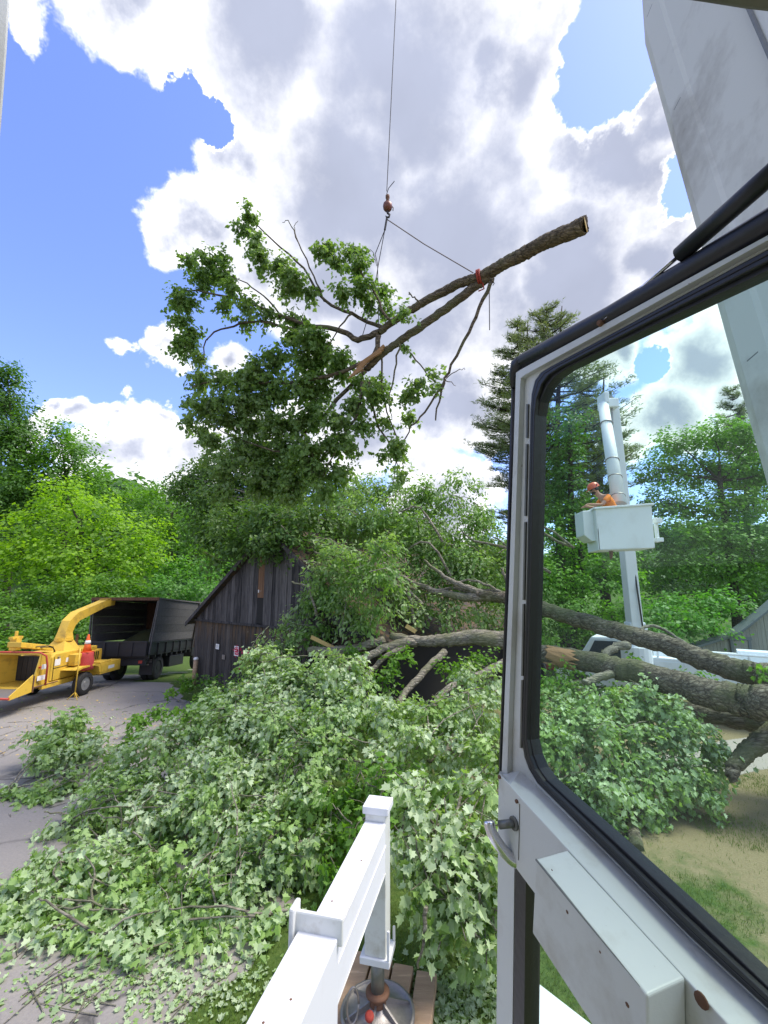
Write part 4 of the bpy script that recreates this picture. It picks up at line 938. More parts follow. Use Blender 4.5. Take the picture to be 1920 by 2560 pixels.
pel = K(1536, 1284); ch_ = K(1514, 1251); nk = K(1499, 1240); hd = K(1489, 1232); hd2 = K(1484, 1219)
vts = [pel, pel.lerp(ch_, .5), ch_, nk, hd, hd2]; eds = [(0, 1), (1, 2), (2, 3), (3, 4), (4, 5)]; rd = [(.15, .12), (.15, .12), (.16, .12), .062, .085, .09]
for s in (-1, 1):
    hipj = pel + Vector((0, s * .1, -.05)); kn = Vector((pel.x * .6 - .05, s * .12, pel.z * .5)); ft = Vector((0, s * .13, .05)); toe = ft + Vector((-.16, 0, -.02))
    o_ = len(vts); vts += [hipj, kn, ft, toe]; eds += [(0, o_), (o_, o_ + 1), (o_ + 1, o_ + 2), (o_ + 2, o_ + 3)]; rd += [.095, .065, .05, .045]
    shd = ch_ + Vector((.0, s * .17, .06)); el = K(1494, 1266, s * .22); hn = K(1466 + (6 if s > 0 else 0), 1263, s * .16)
    o_ = len(vts); vts += [shd, el, hn]; eds += [(2, o_), (o_, o_ + 1), (o_ + 1, o_ + 2)]; rd += [.06, .042, .03]
    pal = hn + Vector((-.07, 0, -.02)); o2 = len(vts); vts.append(pal); eds.append((o_ + 2, o2)); rd.append(.03)
    for fgr in range(4):
        f0 = pal + Vector((-.03, (fgr - 1.5) * .022, -.01)); f1 = f0 + Vector((-.035, 0, -.025)); o3 = len(vts); vts += [f0, f1]; eds += [(o2, o3), (o3, o3 + 1)]; rd += [.010, .008]
    o3 = len(vts); vts += [hn + Vector((-.05, -s * .045, .0)), hn + Vector((-.08, -s * .05, -.02))]; eds += [(o_ + 2, o3), (o3, o3 + 1)]; rd += [.011, .009]
skinned('body', vts, eds, rd, 'skin', kk)
sv_ = [pel + Vector((0, 0, .0)), pel.lerp(ch_, .5), ch_, ch_.lerp(nk, .55)]; se = [(0, 1), (1, 2), (2, 3)]; sr = [(.19, .16), (.19, .155), (.20, .155), .10]
for s in (-1, 1):
    o_ = len(sv_); shd = ch_ + Vector((.0, s * .17, .06)); el = K(1494, 1266, s * .22); sv_ += [shd, shd.lerp(el, .62)]; se += [(2, o_), (o_, o_ + 1)]; sr += [.085, .072]
skinned('shirt', sv_, se, sr, 'orange', kk)
tv_ = [pel + Vector((0, 0, -.02))]; te = []; trr = [(.18, .15)]
for s in (-1, 1):
    o_ = len(tv_); tv_ += [pel + Vector((0, s * .1, -.08)), Vector((pel.x * .6 - .05, s * .12, pel.z * .5)), Vector((0, s * .13, .12))]; te += [(0, o_), (o_, o_ + 1), (o_ + 1, o_ + 2)]; trr += [.115, .085, .07]
skinned('trousers', tv_, te, trr, 'trousers', kk)
tilt = Matrix.Rotation(R(-24), 3, 'Y')
hc = hd.lerp(hd2, .75)
def hv_(p): return hc + tilt @ Vector(p)
m = MB(); pr = [(.145, .0), (.142, .05), (.125, .10), (.09, .14), (.04, .158), (.005, .16)]
for r, h in pr:
    for k in range(20): a = 2 * PI * k / 20; m.v.append(hv_((math.cos(a) * r * 1.12, math.sin(a) * r * .92, h + .02)))
for i in range(5):
    for k in range(20): a = i * 20 + k; b = i * 20 + (k + 1) % 20; m.f.append((a, b, b + 20, a + 20))
m.hexa([hv_((-.13, -.09, .02)), hv_((-.13, .09, .02)), hv_((-.22, .05, .0)), hv_((-.22, -.05, .0))], [hv_((-.13, -.09, .035)), hv_((-.13, .09, .035)), hv_((-.22, .05, .012)), hv_((-.22, -.05, .012))])
hm = obj('helmet', m, 'helmet', kk, True, local=True)
m = MB()
for s in (-1, 1): m.lathe([(.045, 0), (.045, .03), (.03, .045)], hv_((.01, s * .10, -.02)), tilt @ Vector((0, s, 0)), 12)
m.tube([hv_((.02, -.135, .05)), hv_((.07, -.12, .09)), hv_((.10, 0, .13)), hv_((.07, .12, .09)), hv_((.02, .135, .05))], .01, 6); obj('ear_muffs', m, 'black', hm, True, local=True)
m = MB()
m.hexa([hv_((-.105, -.015, -.02)), hv_((-.105, .015, -.02)), hv_((-.10, .02, -.055)), hv_((-.10, -.02, -.055))], [hv_((-.115, -.008, -.02)), hv_((-.115, .008, -.02)), hv_((-.135, .01, -.055)), hv_((-.135, -.01, -.055))]); obj('nose', m, 'skin', kk, local=True)
m = MB()
for s in (-1, 1): m.lathe([(.012, -.004), (.012, .004), (.004, .008)], hv_((-.10, s * .035, -.012)), tilt @ Vector((-1, 0, 0)), 8)
obj('eyes', m, 'dark', kk, local=True)
m = MB(); m.lathe([(.04, 0), (.07, .02), (.06, .06), (.02, .08)], hv_((-.045, 0, -.13)), tilt @ Vector((-.2, 0, 1)), 12); obj('beard', m, 'barkdark', kk, True, local=True)

# ------------------------------------------------------------------ hanging limb
def yl(px, py): return 9.4 - (px - 960) / 500 * (.9 if px < 1100 else 1.9) - (1.0 * -.28 if px >= 1100 else 0) + (py - 700) / 500 * .35
def LP(pts, off=0): return [P(x, y, yl(x, y) + off) for x, y in pts]
limb = thing('hanging_limb', 'big leafy limb with cut log end hanging from the crane cable', 'tree limb', P(1100, 720, yl(1100, 720)))
k_ = 9.0 / F
def gnarly(mb, pts, r0, r1, seg=26, n=10, amp=.012):
    q = wiggle(pts, n, amp); mm = len(q); o = len(mb.v)
    mb.tube(q, [r0 + (r1 - r0) * i / (mm - 1) for i in range(mm)], seg, True)
    for i in range(mm):
        rr_ = r0 + (r1 - r0) * i / (mm - 1)
        for k in range(seg):
            v = mb.v[o + i * seg + k]; d = (v - q[i]).normalized(); ri = .5 + .5 * math.sin(k * 2.9 + i * .55 + math.sin(i * .9) * 1.3); v += d * rr_ * (.10 * ri - .05 + random.uniform(-.03, .03))
    return q
m = MB(); gnarly(m, LP([(1462, 562), (1410, 586), (1359, 606), (1315, 632), (1278, 650), (1235, 674), (1200, 692), (1143, 712), (1062, 754), (1001, 791), (947, 832)]), 20 * k_, 9 * k_)
obj('log', m, 'barklog', limb, True)
m = MB(); gnarly(m, LP([(1250, 665), (1210, 700), (1177, 724), (1089, 791), (1001, 852), (954, 886), (915, 925)], .06), 13.5 * k_, 9 * k_, 20); obj('fork', m, 'barklog', limb, True)
e = P(1463.5, 561.5, yl(1462, 562)); dr_ = (P(1462, 562, yl(1462, 562)) - P(1410, 586, yl(1410, 586))).normalized()
m = MB(); m.lathe([(18.5 * k_, .0), (18 * k_, .012), (5 * k_, .014)], e, dr_, 22); obj('cut_face', m, 'cutwood', limb)
m = MB()
for i in range(9):
    a = P(965 - i * 8 + random.uniform(-6, 6), 865 + i * 7, yl(960, 870) - .10); b = a + Vector((-.35, -.05, -.28)) * random.uniform(.5, 1.2) + Vector((random.uniform(-.08, .08), 0, random.uniform(-.08, .08))); m.tube([a, a.lerp(b, .5), b], [.05, .035, .008], 5)
obj('splinters', m, 'wound', limb)
m = MB()
BR = [([(947,832),(893,848),(853,828),(785,815),(704,791),(637,764),(549,737),(454,724)],10,2),([(812,845),(720,820),(637,805),(569,818),(515,852),(508,913)],5,1.5),
 ([(967,815),(947,818),(880,784),(812,751),(758,670),(684,602),(616,541)],7,1.5),([(1001,791),(967,798),(940,737),(907,690),(880,629)],5,1.2),([(812,751),(785,690),(748,609),(724,555),(706,556)],3,.8),([(748,609),(735,570),(745,552)],1.5,.6),
 ([(947,840),(920,899),(785,946),(650,960),(549,953),(481,967)],8,2),([(915,925),(819,1027),(731,1115),(650,1183)],7,2),([(907,953),(893,1034),(846,1115),(800,1200)],5,1.5),([(920,953),(940,1048),(974,1115),(1001,1176)],4,1.2),
 ([(1232,700),(1224,713),(1190,791),(1150,872),(1113,946),(1100,990),(1089,1051)],6,2),([(1113,946),(1062,1027),(1028,1068),(1001,1122),(981,1210)],3.4,1),([(1113,946),(1150,925),(1163,922)],1.5,.5),([(1113,950),(1140,965)],1.5,.5),
 ([(1001,852),(1040,900),(1075,945),(1100,960)],2.6,1),([(1000,860),(985,930),(975,1000),(980,1050)],3,1),([(953,886),(960,1000),(1000,1110),(1010,1170)],3,1),([(650,960),(600,1000),(540,1030)],3,1),([(700,1130),(600,1100),(520,1060)],3,1),([(785,815),(760,880),(700,940)],3,1),([(880,784),(840,830),(800,900)],3,1),([(704,791),(660,740),(600,700),(520,670)],3,1),([(1050,760),(1030,740),(1022,730)],2.5,1.5)]
for pts, a, b in BR: branch(m, LP(pts, random.uniform(-.25, .25)), a * k_, b * k_, 7, 4, .025)
obj('branches', m, 'barklog', limb, True, kind='stuff')
LC = [(616,541,25),(600,580,28),(640,600,28),(665,640,32),(700,670,32),(720,700,38),(740,690,28),(810,630,28),(830,660,28),(800,620,22),(780,740,28),(850,740,28),
 (880,640,34),(900,670,32),(915,720,36),(950,740,26),(930,760,24),(970,770,22),(1000,790,20),(480,650,26),(510,660,34),(550,680,36),(520,700,28),(560,640,20),(500,720,22),
 (440,735,26),(470,750,30),(430,770,22),(580,720,26),(620,770,26),(560,760,22),(660,790,26),(610,800,22),(450,800,26),(460,850,34),(490,840,26),(440,880,22),(500,900,22),(500,940,26),
 (750,800,34),(770,840,40),(730,850,36),(800,860,38),(820,880,40),(780,900,45),(850,900,45),(700,900,45),(650,940,45),(600,950,42),(550,950,36),(510,960,26),(540,1000,42),(510,1030,38),(560,1060,36),(500,1070,28),
 (600,1010,45),(650,1000,45),(700,980,45),(750,960,45),(800,960,45),(850,950,42),(900,960,38),(930,990,36),(900,1010,36),(960,950,24),(620,1060,42),(680,1060,45),(740,1050,45),(790,1040,42),(850,1060,38),
 (700,1120,50),(640,1130,45),(590,1120,36),(760,1120,45),(820,1120,40),(870,1100,34),(660,1180,50),(720,1190,50),(780,1180,45),(840,1170,36),(910,1070,28),(1030,1000,24),(1050,960,26),(1080,940,16),(1020,1050,20),(990,1100,24),(1000,1140,20),(998,1180,14),(960,1050,20),
 (560,1180,45),(610,1200,50),(690,1210,45)]
le = []
LC = [q for q in LC if not (q[1] > 930 and 540 < q[0] < 860 and random.random() < .12)]
LC += [(640,1230,40),(720,1240,40),(560,1230,35),(800,1220,30),(480,1060,18),(470,1000,16),(540,1110,26),(1010,870,12),(1090,985,12),(960,1130,18)]
for px, py, r in LC:
    px += random.uniform(-12, 12); py += random.uniform(-12, 12)
    c = P(px, py, yl(px, py) + random.uniform(-.35, .35)); q = r * .95 * k_ * (yl(px, py) / 9); le.append((c, Vector((q, q * 1.2, q * .85))))
    if False:
        le.append((c + Vector((random.uniform(-.3, .3), random.uniform(-.5, .5), random.uniform(-.3, .3))), Vector((q, q, q * .8))))
Cn, Nn, Tn, sz, tw = leafcloud(le, .105, 15, .15, 1.2, droop=1.0, flip=.4, inner=.15, upb=.3, spray=1.35, tight=.8)
leafmesh('foliage', Cn, Nn, Tn, sz, MAPLE, 'lf_limb', limb)
m = MB(); twigs(m, tw, .16, .006, .35); obj('twigs', m, 'barklog', limb, kind='stuff')
# cable, ball, hook
hk = thing('hoist_line', 'thin crane cable with rusty headache ball and hook above the limb', 'crane cable', P(968, 530, 9.3))
m = MB(); m.tube([P(967, 478, 9.3), P(978.5, 240, 9.3), P(990, 0, 9.3), P(1010, -450, 9.3)], .011, 6); obj('cable', m, 'rope', hk)
m = MB(); m.tube([P(967, 484, 9.3), P(972, 470, 9.3), P(986, 453, 9.3)], .009, 6); obj('cable_tail', m, 'rope', hk)
bc_ = P(969, 516, 9.3)
m = MB(); m.lathe([(.03, -.13), (.075, -.105), (.105, -.06), (.115, 0), (.105, .06), (.07, .10), (.035, .13)], bc_, (0, 0, 1), 20); obj('ball', m, 'ball', hk, True)
m = MB(); m.lathe([(.035, .13), (.045, .16), (.03, .2), (.05, .23), (.05, .30), (.02, .33)], bc_, (0, 0, 1), 12); obj('swivel', m, 'rust', hk, True)
m = MB(); m.tube([bc_ + Vector((0, 0, -.12)), bc_ + Vector((0, 0, -.19)), bc_ + Vector((.05, 0, -.23)), bc_ + Vector((.03, 0, -.30)), bc_ + Vector((-.03, 0, -.30)), bc_ + Vector((-.045, 0, -.26))], [.03, .025, .025, .025, .022, .01], 8)
m.tube([bc_ + Vector((.10, 0, .0)), bc_ + Vector((.135, 0, -.03)), bc_ + Vector((.13, 0, -.12))], .012, 6); obj('hook', m, 'rope', hk, True)
SGp = 'slings from the hook'
m = MB(); m.tube([P(967, 548, 9.3), P(1060, 610, 9.25), P(1183, 682, yl(1190, 690) - .02)], .012, 6); t_ = thing('choker_sling', 'rope sling running right from hook to red strap round the log', 'sling', P(967, 548, 9.3), 0, SGp); obj('rope', m, 'ropelight', t_)
m = MB(); c = P(1198, 693, yl(1198, 693)); ax_ = (P(1240, 672, yl(1240, 672)) - P(1160, 703, yl(1160, 703))).normalized()
for dx in (-.02, .025): m.lathe([(19.5 * k_, -.02), (20.6 * k_, -.015), (20.6 * k_, .015), (19.5 * k_, .02)], c + ax_ * dx, ax_, 24)
m.tube([P(1205, 700, 8.75), P(1210, 722, 8.75), P(1196, 728, 8.8)], .015, 6); obj('strap', m, 'redstrap', t_)
t_ = thing('twin_sling', 'pair of dark slings dropping left from hook into the leaves', 'sling', P(966, 550, 9.3), 0, SGp)
m = MB(); m.tube([P(967, 548, 9.3), P(962, 575, 9.3), P(938, 635, 9.4), P(944, 660, 9.4), P(947, 825, 9.42)], .010, 6); m.tube([P(967, 548, 9.3), P(962, 575, 9.3), P(947, 655, 9.5), P(930, 760, 9.5), P(905, 843, 9.55)], .010, 6); m.tube([P(967, 546, 9.3), P(962, 575, 9.3)], .026, 6)
m.tube([P(938, 650, 9.35), P(926, 640, 9.35), P(921, 630, 9.35), P(926, 624, 9.35), P(934, 632, 9.35), P(942, 665, 9.35)], .007, 5); obj('rope', m, 'rope', t_)
m = MB(); m.tube([P(1232, 714, 8.7), P(1236, 708, 8.7), P(1232, 704, 8.75)], .008, 5); m.tube([P(1223, 712, 8.75), P(1224, 825, 8.75)], .010, 6); tag(obj('tag_line', m, 'rope'), 'short rope end dangling straight down from the log', 'rope')

# ------------------------------------------------------------------ fallen tree
ft_ = thing('fallen_tree', 'huge fallen maple with mossy trunks lying across the barn', 'fallen tree', G(1900, 1900))
def V3(lst): return [P(*q) for q in lst]
m = MB(); gnarly(m, V3([(2250,1745,8.6),(2050,1705,9),(1920,1690,9.3),(1855,1679,9.6),(1752,1648,10),(1650,1607,10.4),(1527,1573,11),(1424,1543,11.5),(1334,1515,12),(1240,1490,12.6),(1190,1488,12.8)]), .265, .15, 30, 8, .025); obj('trunk', m, 'barktrunk', ft_, True, label='upper fallen trunk')
m = MB(); gnarly(m, V3([(2300,1790,7.6),(2080,1770,8),(1920,1757,8.3),(1855,1752,8.6),(1752,1728,9),(1650,1696,9.5),(1547,1670,10),(1445,1648,10.6),(1334,1629,11.2),(1268,1603,11.6)]), .325, .185, 30, 8, .03); obj('trunk', m, 'barktrunk', ft_, True, label='thicker lower fallen trunk')
m = MB(); gnarly(m, V3([(1268,1603,11.6),(1187,1593,11.8),(1105,1601,12),(1040,1601,12.2),(975,1588,12.4)]), .23, .09, 20, 8, .02); obj('trunk', m, 'barkpale', ft_, True, label='pale mossy upper end of the trunk')
m = MB(); gnarly(m, V3([(2050,1800,8.6),(1960,1822,8.6),(1920,1845,8.5),(1871,1875,8.4),(1838,1915,8.2),(1824,1945,8.1)]), .24, .08, 22, 8, .02); obj('prop_limb', m, 'barktrunk', ft_, True)
m = MB(); gnarly(m, V3([(2100,1830,9),(1900,1805,9.3),(1752,1780,9.6),(1600,1769,10),(1480,1760,10.2)]), .25, .12, 20, 8, .02); obj('lower_limb', m, 'barktrunk', ft_, True)
m = MB(); c = P(1410, 1646, 10.62); ax_ = (P(1445, 1650, 10.6) - P(1380, 1638, 10.9)).normalized(); m.lathe([(.19, -.30), (.222, -.28), (.226, -.1), (.224, 0), (.228, .1), (.226, .2), (.19, .22)], c, ax_, 26, False)
for i, v in enumerate(m.v): v += Vector((random.uniform(-.01, .01), 0, random.uniform(-.01, .01))) + ax_ * (random.uniform(-.16, .16) if i < 52 or i >= 130 else 0)
obj('torn_patch', m, 'wound', ft_)
m = MB(); LB = [([(1230,1489,12.65),(1150,1492,13),(1080,1475,13.4),(1000,1440,13.8),(950,1400,14)],.15,.03),([(1225,1488,12.65),(1170,1470,12.9),(1110,1440,13.3),(1060,1400,13.6)],.12,.03),([(1040,1604,12.2),(970,1618,11.9),(915,1645,11.6),(867,1672,11.4),(830,1720,11.2)],.12,.07),([(1013,1618,12),(959,1645,11.7),(899,1710,11.3),(880,1760,11)],.07,.05),([(1111,1629,11.8),(1051,1688,11.2),(1002,1748,10.7),(985,1800,10.3)],.095,.06),
 ([(1268,1655,11),(1176,1699,10.7),(1122,1721,10.5),(1080,1770,10)],.11,.06),([(774,1629,12.6),(861,1626,12.4),(905,1618,12.3),(960,1600,12.4)],.12,.12),([(1568,1613,10.6),(1530,1622,10.5),(1506,1638,10.4)],.10,.08),([(1530,1685,9.9),(1490,1698,9.8),(1461,1708,9.7)],.09,.07),
 ([(1268,1700,10),(1240,1730,9.6),(1200,1750,9.4)],.07,.04),([(1140,1840,8.4),(1110,1880,8.1),(1070,1905,8)],.06,.03),([(1290,1480,12.5),(1262,1440,12.7),(1255,1420,12.8)],.06,.03),([(1250,1490,12.5),(1180,1480,13),(1130,1470,13.4),(1080,1480,13.6)],.08,.03),([(1280,1500,12.4),(1230,1470,12.6),(1180,1450,13),(1120,1460,13.4)],.05,.02)]
for pts, a, b in LB: m = MB(); gnarly(m, V3(pts), a, b, 14, 6, .025); obj('limb', m, 'barkpale', ft_, True)
m = MB(); branch(m, V3([(1600,1573,12),(1633,1564,12),(1670,1580,11.8),(1719,1613,11.3),(1730,1625,11.1)]), .045, .03, 8, 5, .01); obj('bent_branch', m, 'barkpale', ft_, True)
CR0 = [(950,1280,15.5,60,50),(1040,1310,15,60,50),(1130,1380,14.2,60,50),(1190,1420,14,50,50),(1060,1230,16,50,40),(930,1220,16.5,50,40),(1000,1480,13.9,60,40),(1180,1300,15,50,45),(870,1300,16,60,50),(1100,1480,13.8,60,35),(930,1240,17,45,40),(990,1220,17,40,35),(1000,1290,16.5,70,55),(1060,1250,16.5,50,45),(1140,1200,16,28,35),(1120,1260,16,50,50),(1190,1225,16,22,25),(1200,1290,15.5,50,45),(1100,1330,15.5,80,60),(1200,1360,15,70,60),(1260,1400,14.5,40,70),(920,1330,16.5,70,60),(1000,1370,15.5,80,60),
 (880,1410,15.5,75,50),(960,1440,15,80,50),(1060,1440,14.5,80,55),(1150,1440,14.2,70,55),(1230,1480,13.6,50,60),(800,1430,16,45,35),(820,1490,15,55,40),(760,1530,14.5,45,35),(860,1520,14.2,65,40),(940,1520,13.8,65,40),(1040,1520,13.4,70,40),(1130,1530,13.2,70,35),(1210,1540,13,60,35),(700,1570,13.8,30,25),(800,1580,13.6,50,30),(690,1620,13.2,50,35),(1300,1420,14,40,70),(1310,1560,13,40,50),
 (740,1600,13.2,50,30),(900,1570,13.2,50,25),(850,1240,18,50,50),(1270,1560,12.8,30,25),(1000,1180,17,25,20),(800,1440,15,30,30),(830,1450,15,50,40),(880,1470,15,50,40),(790,1500,15,40,35),(960,1380,15,60,50),(840,1390,15,60,45),(1080,1380,15,60,50)]
CR = []
for (x, y, Y, a, b) in CR0:
    kx = (x - 960) / F; gy = 19.4 - .639 * (8.25 + 19.4 * kx) / (.769 + .639 * kx)
    if y > 1340 and x < 1000: Y = min(Y, gy - .35 - random.uniform(0, .5))
    CR.append((x, y, Y, a, b))
Cn, Nn, Tn, sz, tw = leafcloud(ell(CR), .14, 21, .30, 1.1, spray=1.3, tight=.8, droop=1.1, flip=.45, inner=.35, cut=lambda c: (c[:, 1] < 13.0) & (c[:, 2] < 2.2) & (c[:, 0] > -1.5) & (c[:, 0] < 3))
leafmesh('crown', Cn, Nn, Tn, sz, OVAL, 'lf_fallen', ft_)
m = MB(); twigs(m, tw, .5, .016, .16)
for i in range(12):
    px = random.uniform(700, 1280); py = random.uniform(1220, 1480); Y = 15.2 - (py - 1220) / 260 * 1.8; a = P(px, py, Y)
    branch(m, [a, a + Vector((random.uniform(.2, 1.1), -.3, random.uniform(-.5, .2))), a + Vector((random.uniform(.8, 2.2), -.5, random.uniform(-1.3, -.3)))], .022, .05, 6, 3, .04)
obj('branches', m, 'barkpale', ft_, True, kind='stuff')
# under the trunk: hanging sprays
Cn, Nn, Tn, sz, tw = leafcloud(ell([(880,1640,11.8,35,20),(1000,1650,11.4,40,25),(1140,1670,11.2,50,20),(1200,1650,11.2,40,20),(1080,1790,9.6,60,25),(960,1700,11,40,30),(1380,1700,10.4,70,40),(1330,1720,10.2,40,40),(1900,1680,9.0,16,14),(1590,1650,10.2,20,8),(1370,1600,12,40,10),(1550,1740,10,80,22),(1650,1745,9.8,50,16),(1730,1690,10.5,40,8)]), .10, 16, .2, .9, droop=.8)
leafmesh('hanging_leaves', Cn, Nn, Tn, sz, MAPLE, 'lf_mid', ft_)
# broken planks of the barn roof in the leaves
for i, (x, y, Y, a, l, lab) in enumerate([(850,1532,13.4,5,.45,'small bright splintered plank high in the leaves on the barn roof'),(808,1607,12.6,-25,.75,'pale broken rafter sticking out left above the grey stub'),(1027,1572,12.0,-30,.3,'short split plank just above the mossy trunk')]):
    c = P(x, y, Y); m = MB(); m.box((0, 0, 0), (l, .05, .10), Matrix.Rotation(R(-a), 3, 'Y'))
    for v in m.v: v += c
    tag(obj('broken_plank', m, 'cutwood', None), lab, 'plank', 'broken planks')
m = MB()
for i in range(14):
    a = P(820 + i * 9, random.uniform(1560, 1610), 13.8); m.box(a, (.9, .06, .14), Matrix.Rotation(R(random.uniform(-30, 40)), 3, 'Y'))
obj('collapsed_roof', m, 'barn', barn, kind='stuff')

# ------------------------------------------------------------------ cut boughs on the ground
HG = 'leafy boughs heaped in front of the barn'
def heap(name, label, lst, leaf, per, clump, nb, group=HG, dens=1.0, mat='lf_near', twr=.5, center=None, **kw):
    es = ell(lst); es = [(c + Vector((0, 0, rz_ * random.uniform(.0, 1.25))), Vector((q[0] * .95, q[1] * 1.0, q[2] * random.uniform(1.1, 1.6)))) for c, q in es for rz_ in (q[2],)]; c0 = center or Vector((es[0][0].x, es[0][0].y, 0)); t = thing(name, label, 'branch', (c0.x, c0.y, 0), 0, group)
    Cn, Nn, Tn, sz, tw = leafcloud(es, leaf, per, clump, dens, floor=.03, **kw)
    leafmesh('foliage', Cn, Nn, Tn, sz, MAPLE, mat, t)
    m = MB(); twigs(m, tw, clump * 1.5, .007, twr)
    for i in range(int(nb * .6)):
        a = random.choice(es); b = random.choice(es); p = a[0] + Vector((0, 0, a[1][2] * .6)); q = b[0] + Vector((0, 0, -b[1][2] * .2))
        if (p - q).length > 2.6: continue
        p.z = max(p.z, .1); q.z = max(q.z, .1)
        branch(m, [p, (p + q) / 2 + Vector((random.uniform(-.2, .2), -.1, random.uniform(-.1, .25))), q], .006, .016, 6, 4, .03)
    obj('branches', m, 'barkpale', t, True, kind='stuff'); return t
KW = dict(droop=1.3, flip=.74, inner=.5, upb=.28, spray=1.0, rnd=.26, tight=.85)
heap('maple_bough', 'tall silvery maple bough in front of the barn signs', [(640,1690,11.3,55,30),(700,1690,11,60,40),(770,1710,10.6,70,45),(850,1740,10.2,70,50),(720,1760,10.3,85,50),(620,1780,10.6,75,45),(560,1820,10.2,70,40),(660,1830,9.8,80,45),(800,1800,9.8,80,50),(900,1810,9.4,60,45),(560,1800,10.6,50,30)], .108, 24, .2, 16, **KW)
heap('maple_bough', 'silvery maple bough at mid heap, just left of the door frame', [(1000,1770,9.4,45,30),(1170,1740,9.6,45,35),(1230,1760,9.2,40,50),(1130,1800,9,60,50),(1210,1840,8.6,50,50),(1060,1830,8.8,70,45),(970,1850,8.6,60,45),(1130,1890,8,70,50),(1220,1920,7.6,50,50),(1040,1910,7.8,60,45)], .100, 22, .2, 12, dens=.9, **KW)
heap('maple_bough', 'broad middle bough of the heap left of the white outrigger post', [(480,1880,9.4,75,40),(580,1880,9.3,80,50),(700,1880,9.1,85,50),(810,1880,8.8,70,50),(400,1920,9,75,40),(520,1950,8.6,85,50),(640,1960,8.5,85,55),(760,1960,8.2,75,50),(850,1930,8.2,45,45),(880,1860,8.8,50,45),(950,1920,8,30,30)], .100, 24, .2, 18, **KW)
heap('maple_bough', 'inner bough with darker leaves for the shade of the hollow behind the outrigger post', [(900,1990,7.6,60,40),(960,2010,7.2,50,40),(850,2050,7.2,60,40),(930,2080,6.8,60,40),(990,1960,7.6,50,40),(880,2140,6.6,60,35),(820,2200,6.4,50,30)], .10, 24, .2, 20, dens=.7, mat='lf_mid', **KW)  # darker leaf colour put in for the deep shade of this hollow
heap('maple_bough', 'low left bough of the heap reaching onto the asphalt', [(320,1960,8.9,75,40),(250,2000,8.6,55,40),(360,2020,8.3,80,45),(270,2070,8,65,40),(200,2090,7.9,50,30),(440,2040,8.1,80,50),(380,2100,7.6,80,45),(290,2140,7.4,65,35),(140,2110,8,40,16),(500,2110,7.5,85,50)], .100, 24, .2, 16, **KW)
heap('maple_bough', 'dense greener bough of the heap above the near asphalt', [(560,2040,7.8,90,55),(670,2050,7.6,90,55),(770,2060,7.4,60,55),(600,2130,7.1,90,55),(700,2140,7,80,55),(790,2140,6.9,45,50),(550,2210,6.7,85,50),(650,2220,6.6,75,50),(730,2210,6.6,50,40),(500,2280,6.3,85,50),(590,2290,6.3,70,50),(450,2330,6.1,80,45),(540,2350,6.1,60,35)], .100, 24, .19, 18, **KW)
heap('maple_bough', 'nearest bough of the heap spreading to the lower left corner', [(180,2190,7,90,40),(290,2210,6.9,90,45),(400,2210,6.8,80,50),(80,2240,6.8,70,35),(150,2270,6.5,90,40),(280,2290,6.3,90,45),(380,2310,6.2,70,45),(30,2300,6.4,60,40),(110,2340,6.1,80,35),(220,2360,6.0,80,35),(330,2380,6,70,35),(10,2370,6.1,50,30)], .108, 21, .2, 14, dens=.85, droop=.6, flip=.5, inner=.4, upb=.5)
heap('maple_bough', 'flattened pale bough along the bottom edge of the heap on the asphalt', [(40,2370,5.9,60,30),(130,2395,5.75,70,30),(230,2405,5.7,70,30),(330,2415,5.6,70,32),(430,2420,5.6,70,35),(530,2410,5.65,70,35),(620,2390,5.8,60,35),(690,2330,6,45,35),(90,2330,6.1,70,40),(380,2360,5.9,60,45),(250,2350,6,60,45)], .108, 18, .2, 12, dens=.8, droop=.6, flip=.6, inner=.4, upb=.5)
heap('maple_bough', 'tall near bough right of the outrigger post beside the cab door', [(1050,2010,5.9,65,40),(1140,2000,5.9,75,45),(1220,2020,5.8,45,50),(1020,2080,5.6,50,50),(1100,2090,5.5,75,55),(1190,2100,5.5,65,55),(1030,2170,5.3,50,55),(1110,2190,5.2,70,60),(1200,2200,5.2,55,60),(1050,2260,5.0,50,50),(1130,2290,5.0,65,55),(1210,2300,5,45,60),(1130,2370,4.9,60,45),(1200,2400,4.9,45,50),(1080,2340,5,35,30),(1240,2200,5.2,30,80),(1260,2380,5,25,60)], .108, 18, .19, 16, dens=.95, **KW)
heap('maple_bough', 'leafy bough seen through the door pane under the fallen trunks', [(1390,1790,9.8,55,35),(1460,1780,9.8,60,35),(1350,1850,9.2,45,50),(1430,1850,9.2,75,50),(1530,1840,9.2,75,50),(1600,1790,9.4,35,35),(1620,1750,9.4,20,28),(1650,1810,9.2,50,35),(1700,1830,9,60,40),(1780,1870,8.9,40,35),(1620,1880,8.8,75,50),(1720,1900,8.8,65,45),(1790,1940,8.6,30,50),(1380,1930,8.7,65,45),(1490,1930,8.6,80,50),(1600,1960,8.5,75,45),(1700,1970,8.5,70,45),(1440,2000,8.2,65,40),(1530,2020,8.1,70,40),(1620,2030,8.2,50,30),(1740,2010,8.3,50,30),(1790,2020,8.3,25,25),(1520,2080,7.9,50,25)], .100, 22, .19, 14, center=G(1590, 2120), **KW)
m = MB(); gnarly(m, [G(1590, 2125), P(1580, 2060, 8.1), P(1560, 1990, 8.5), P(1500, 1900, 9)], .11, .05, 14, 6, .02); tag(obj('tree_stump', m, 'barktrunk', None, True), 'dark short trunk under the leafy bough seen through the pane', 'stump')
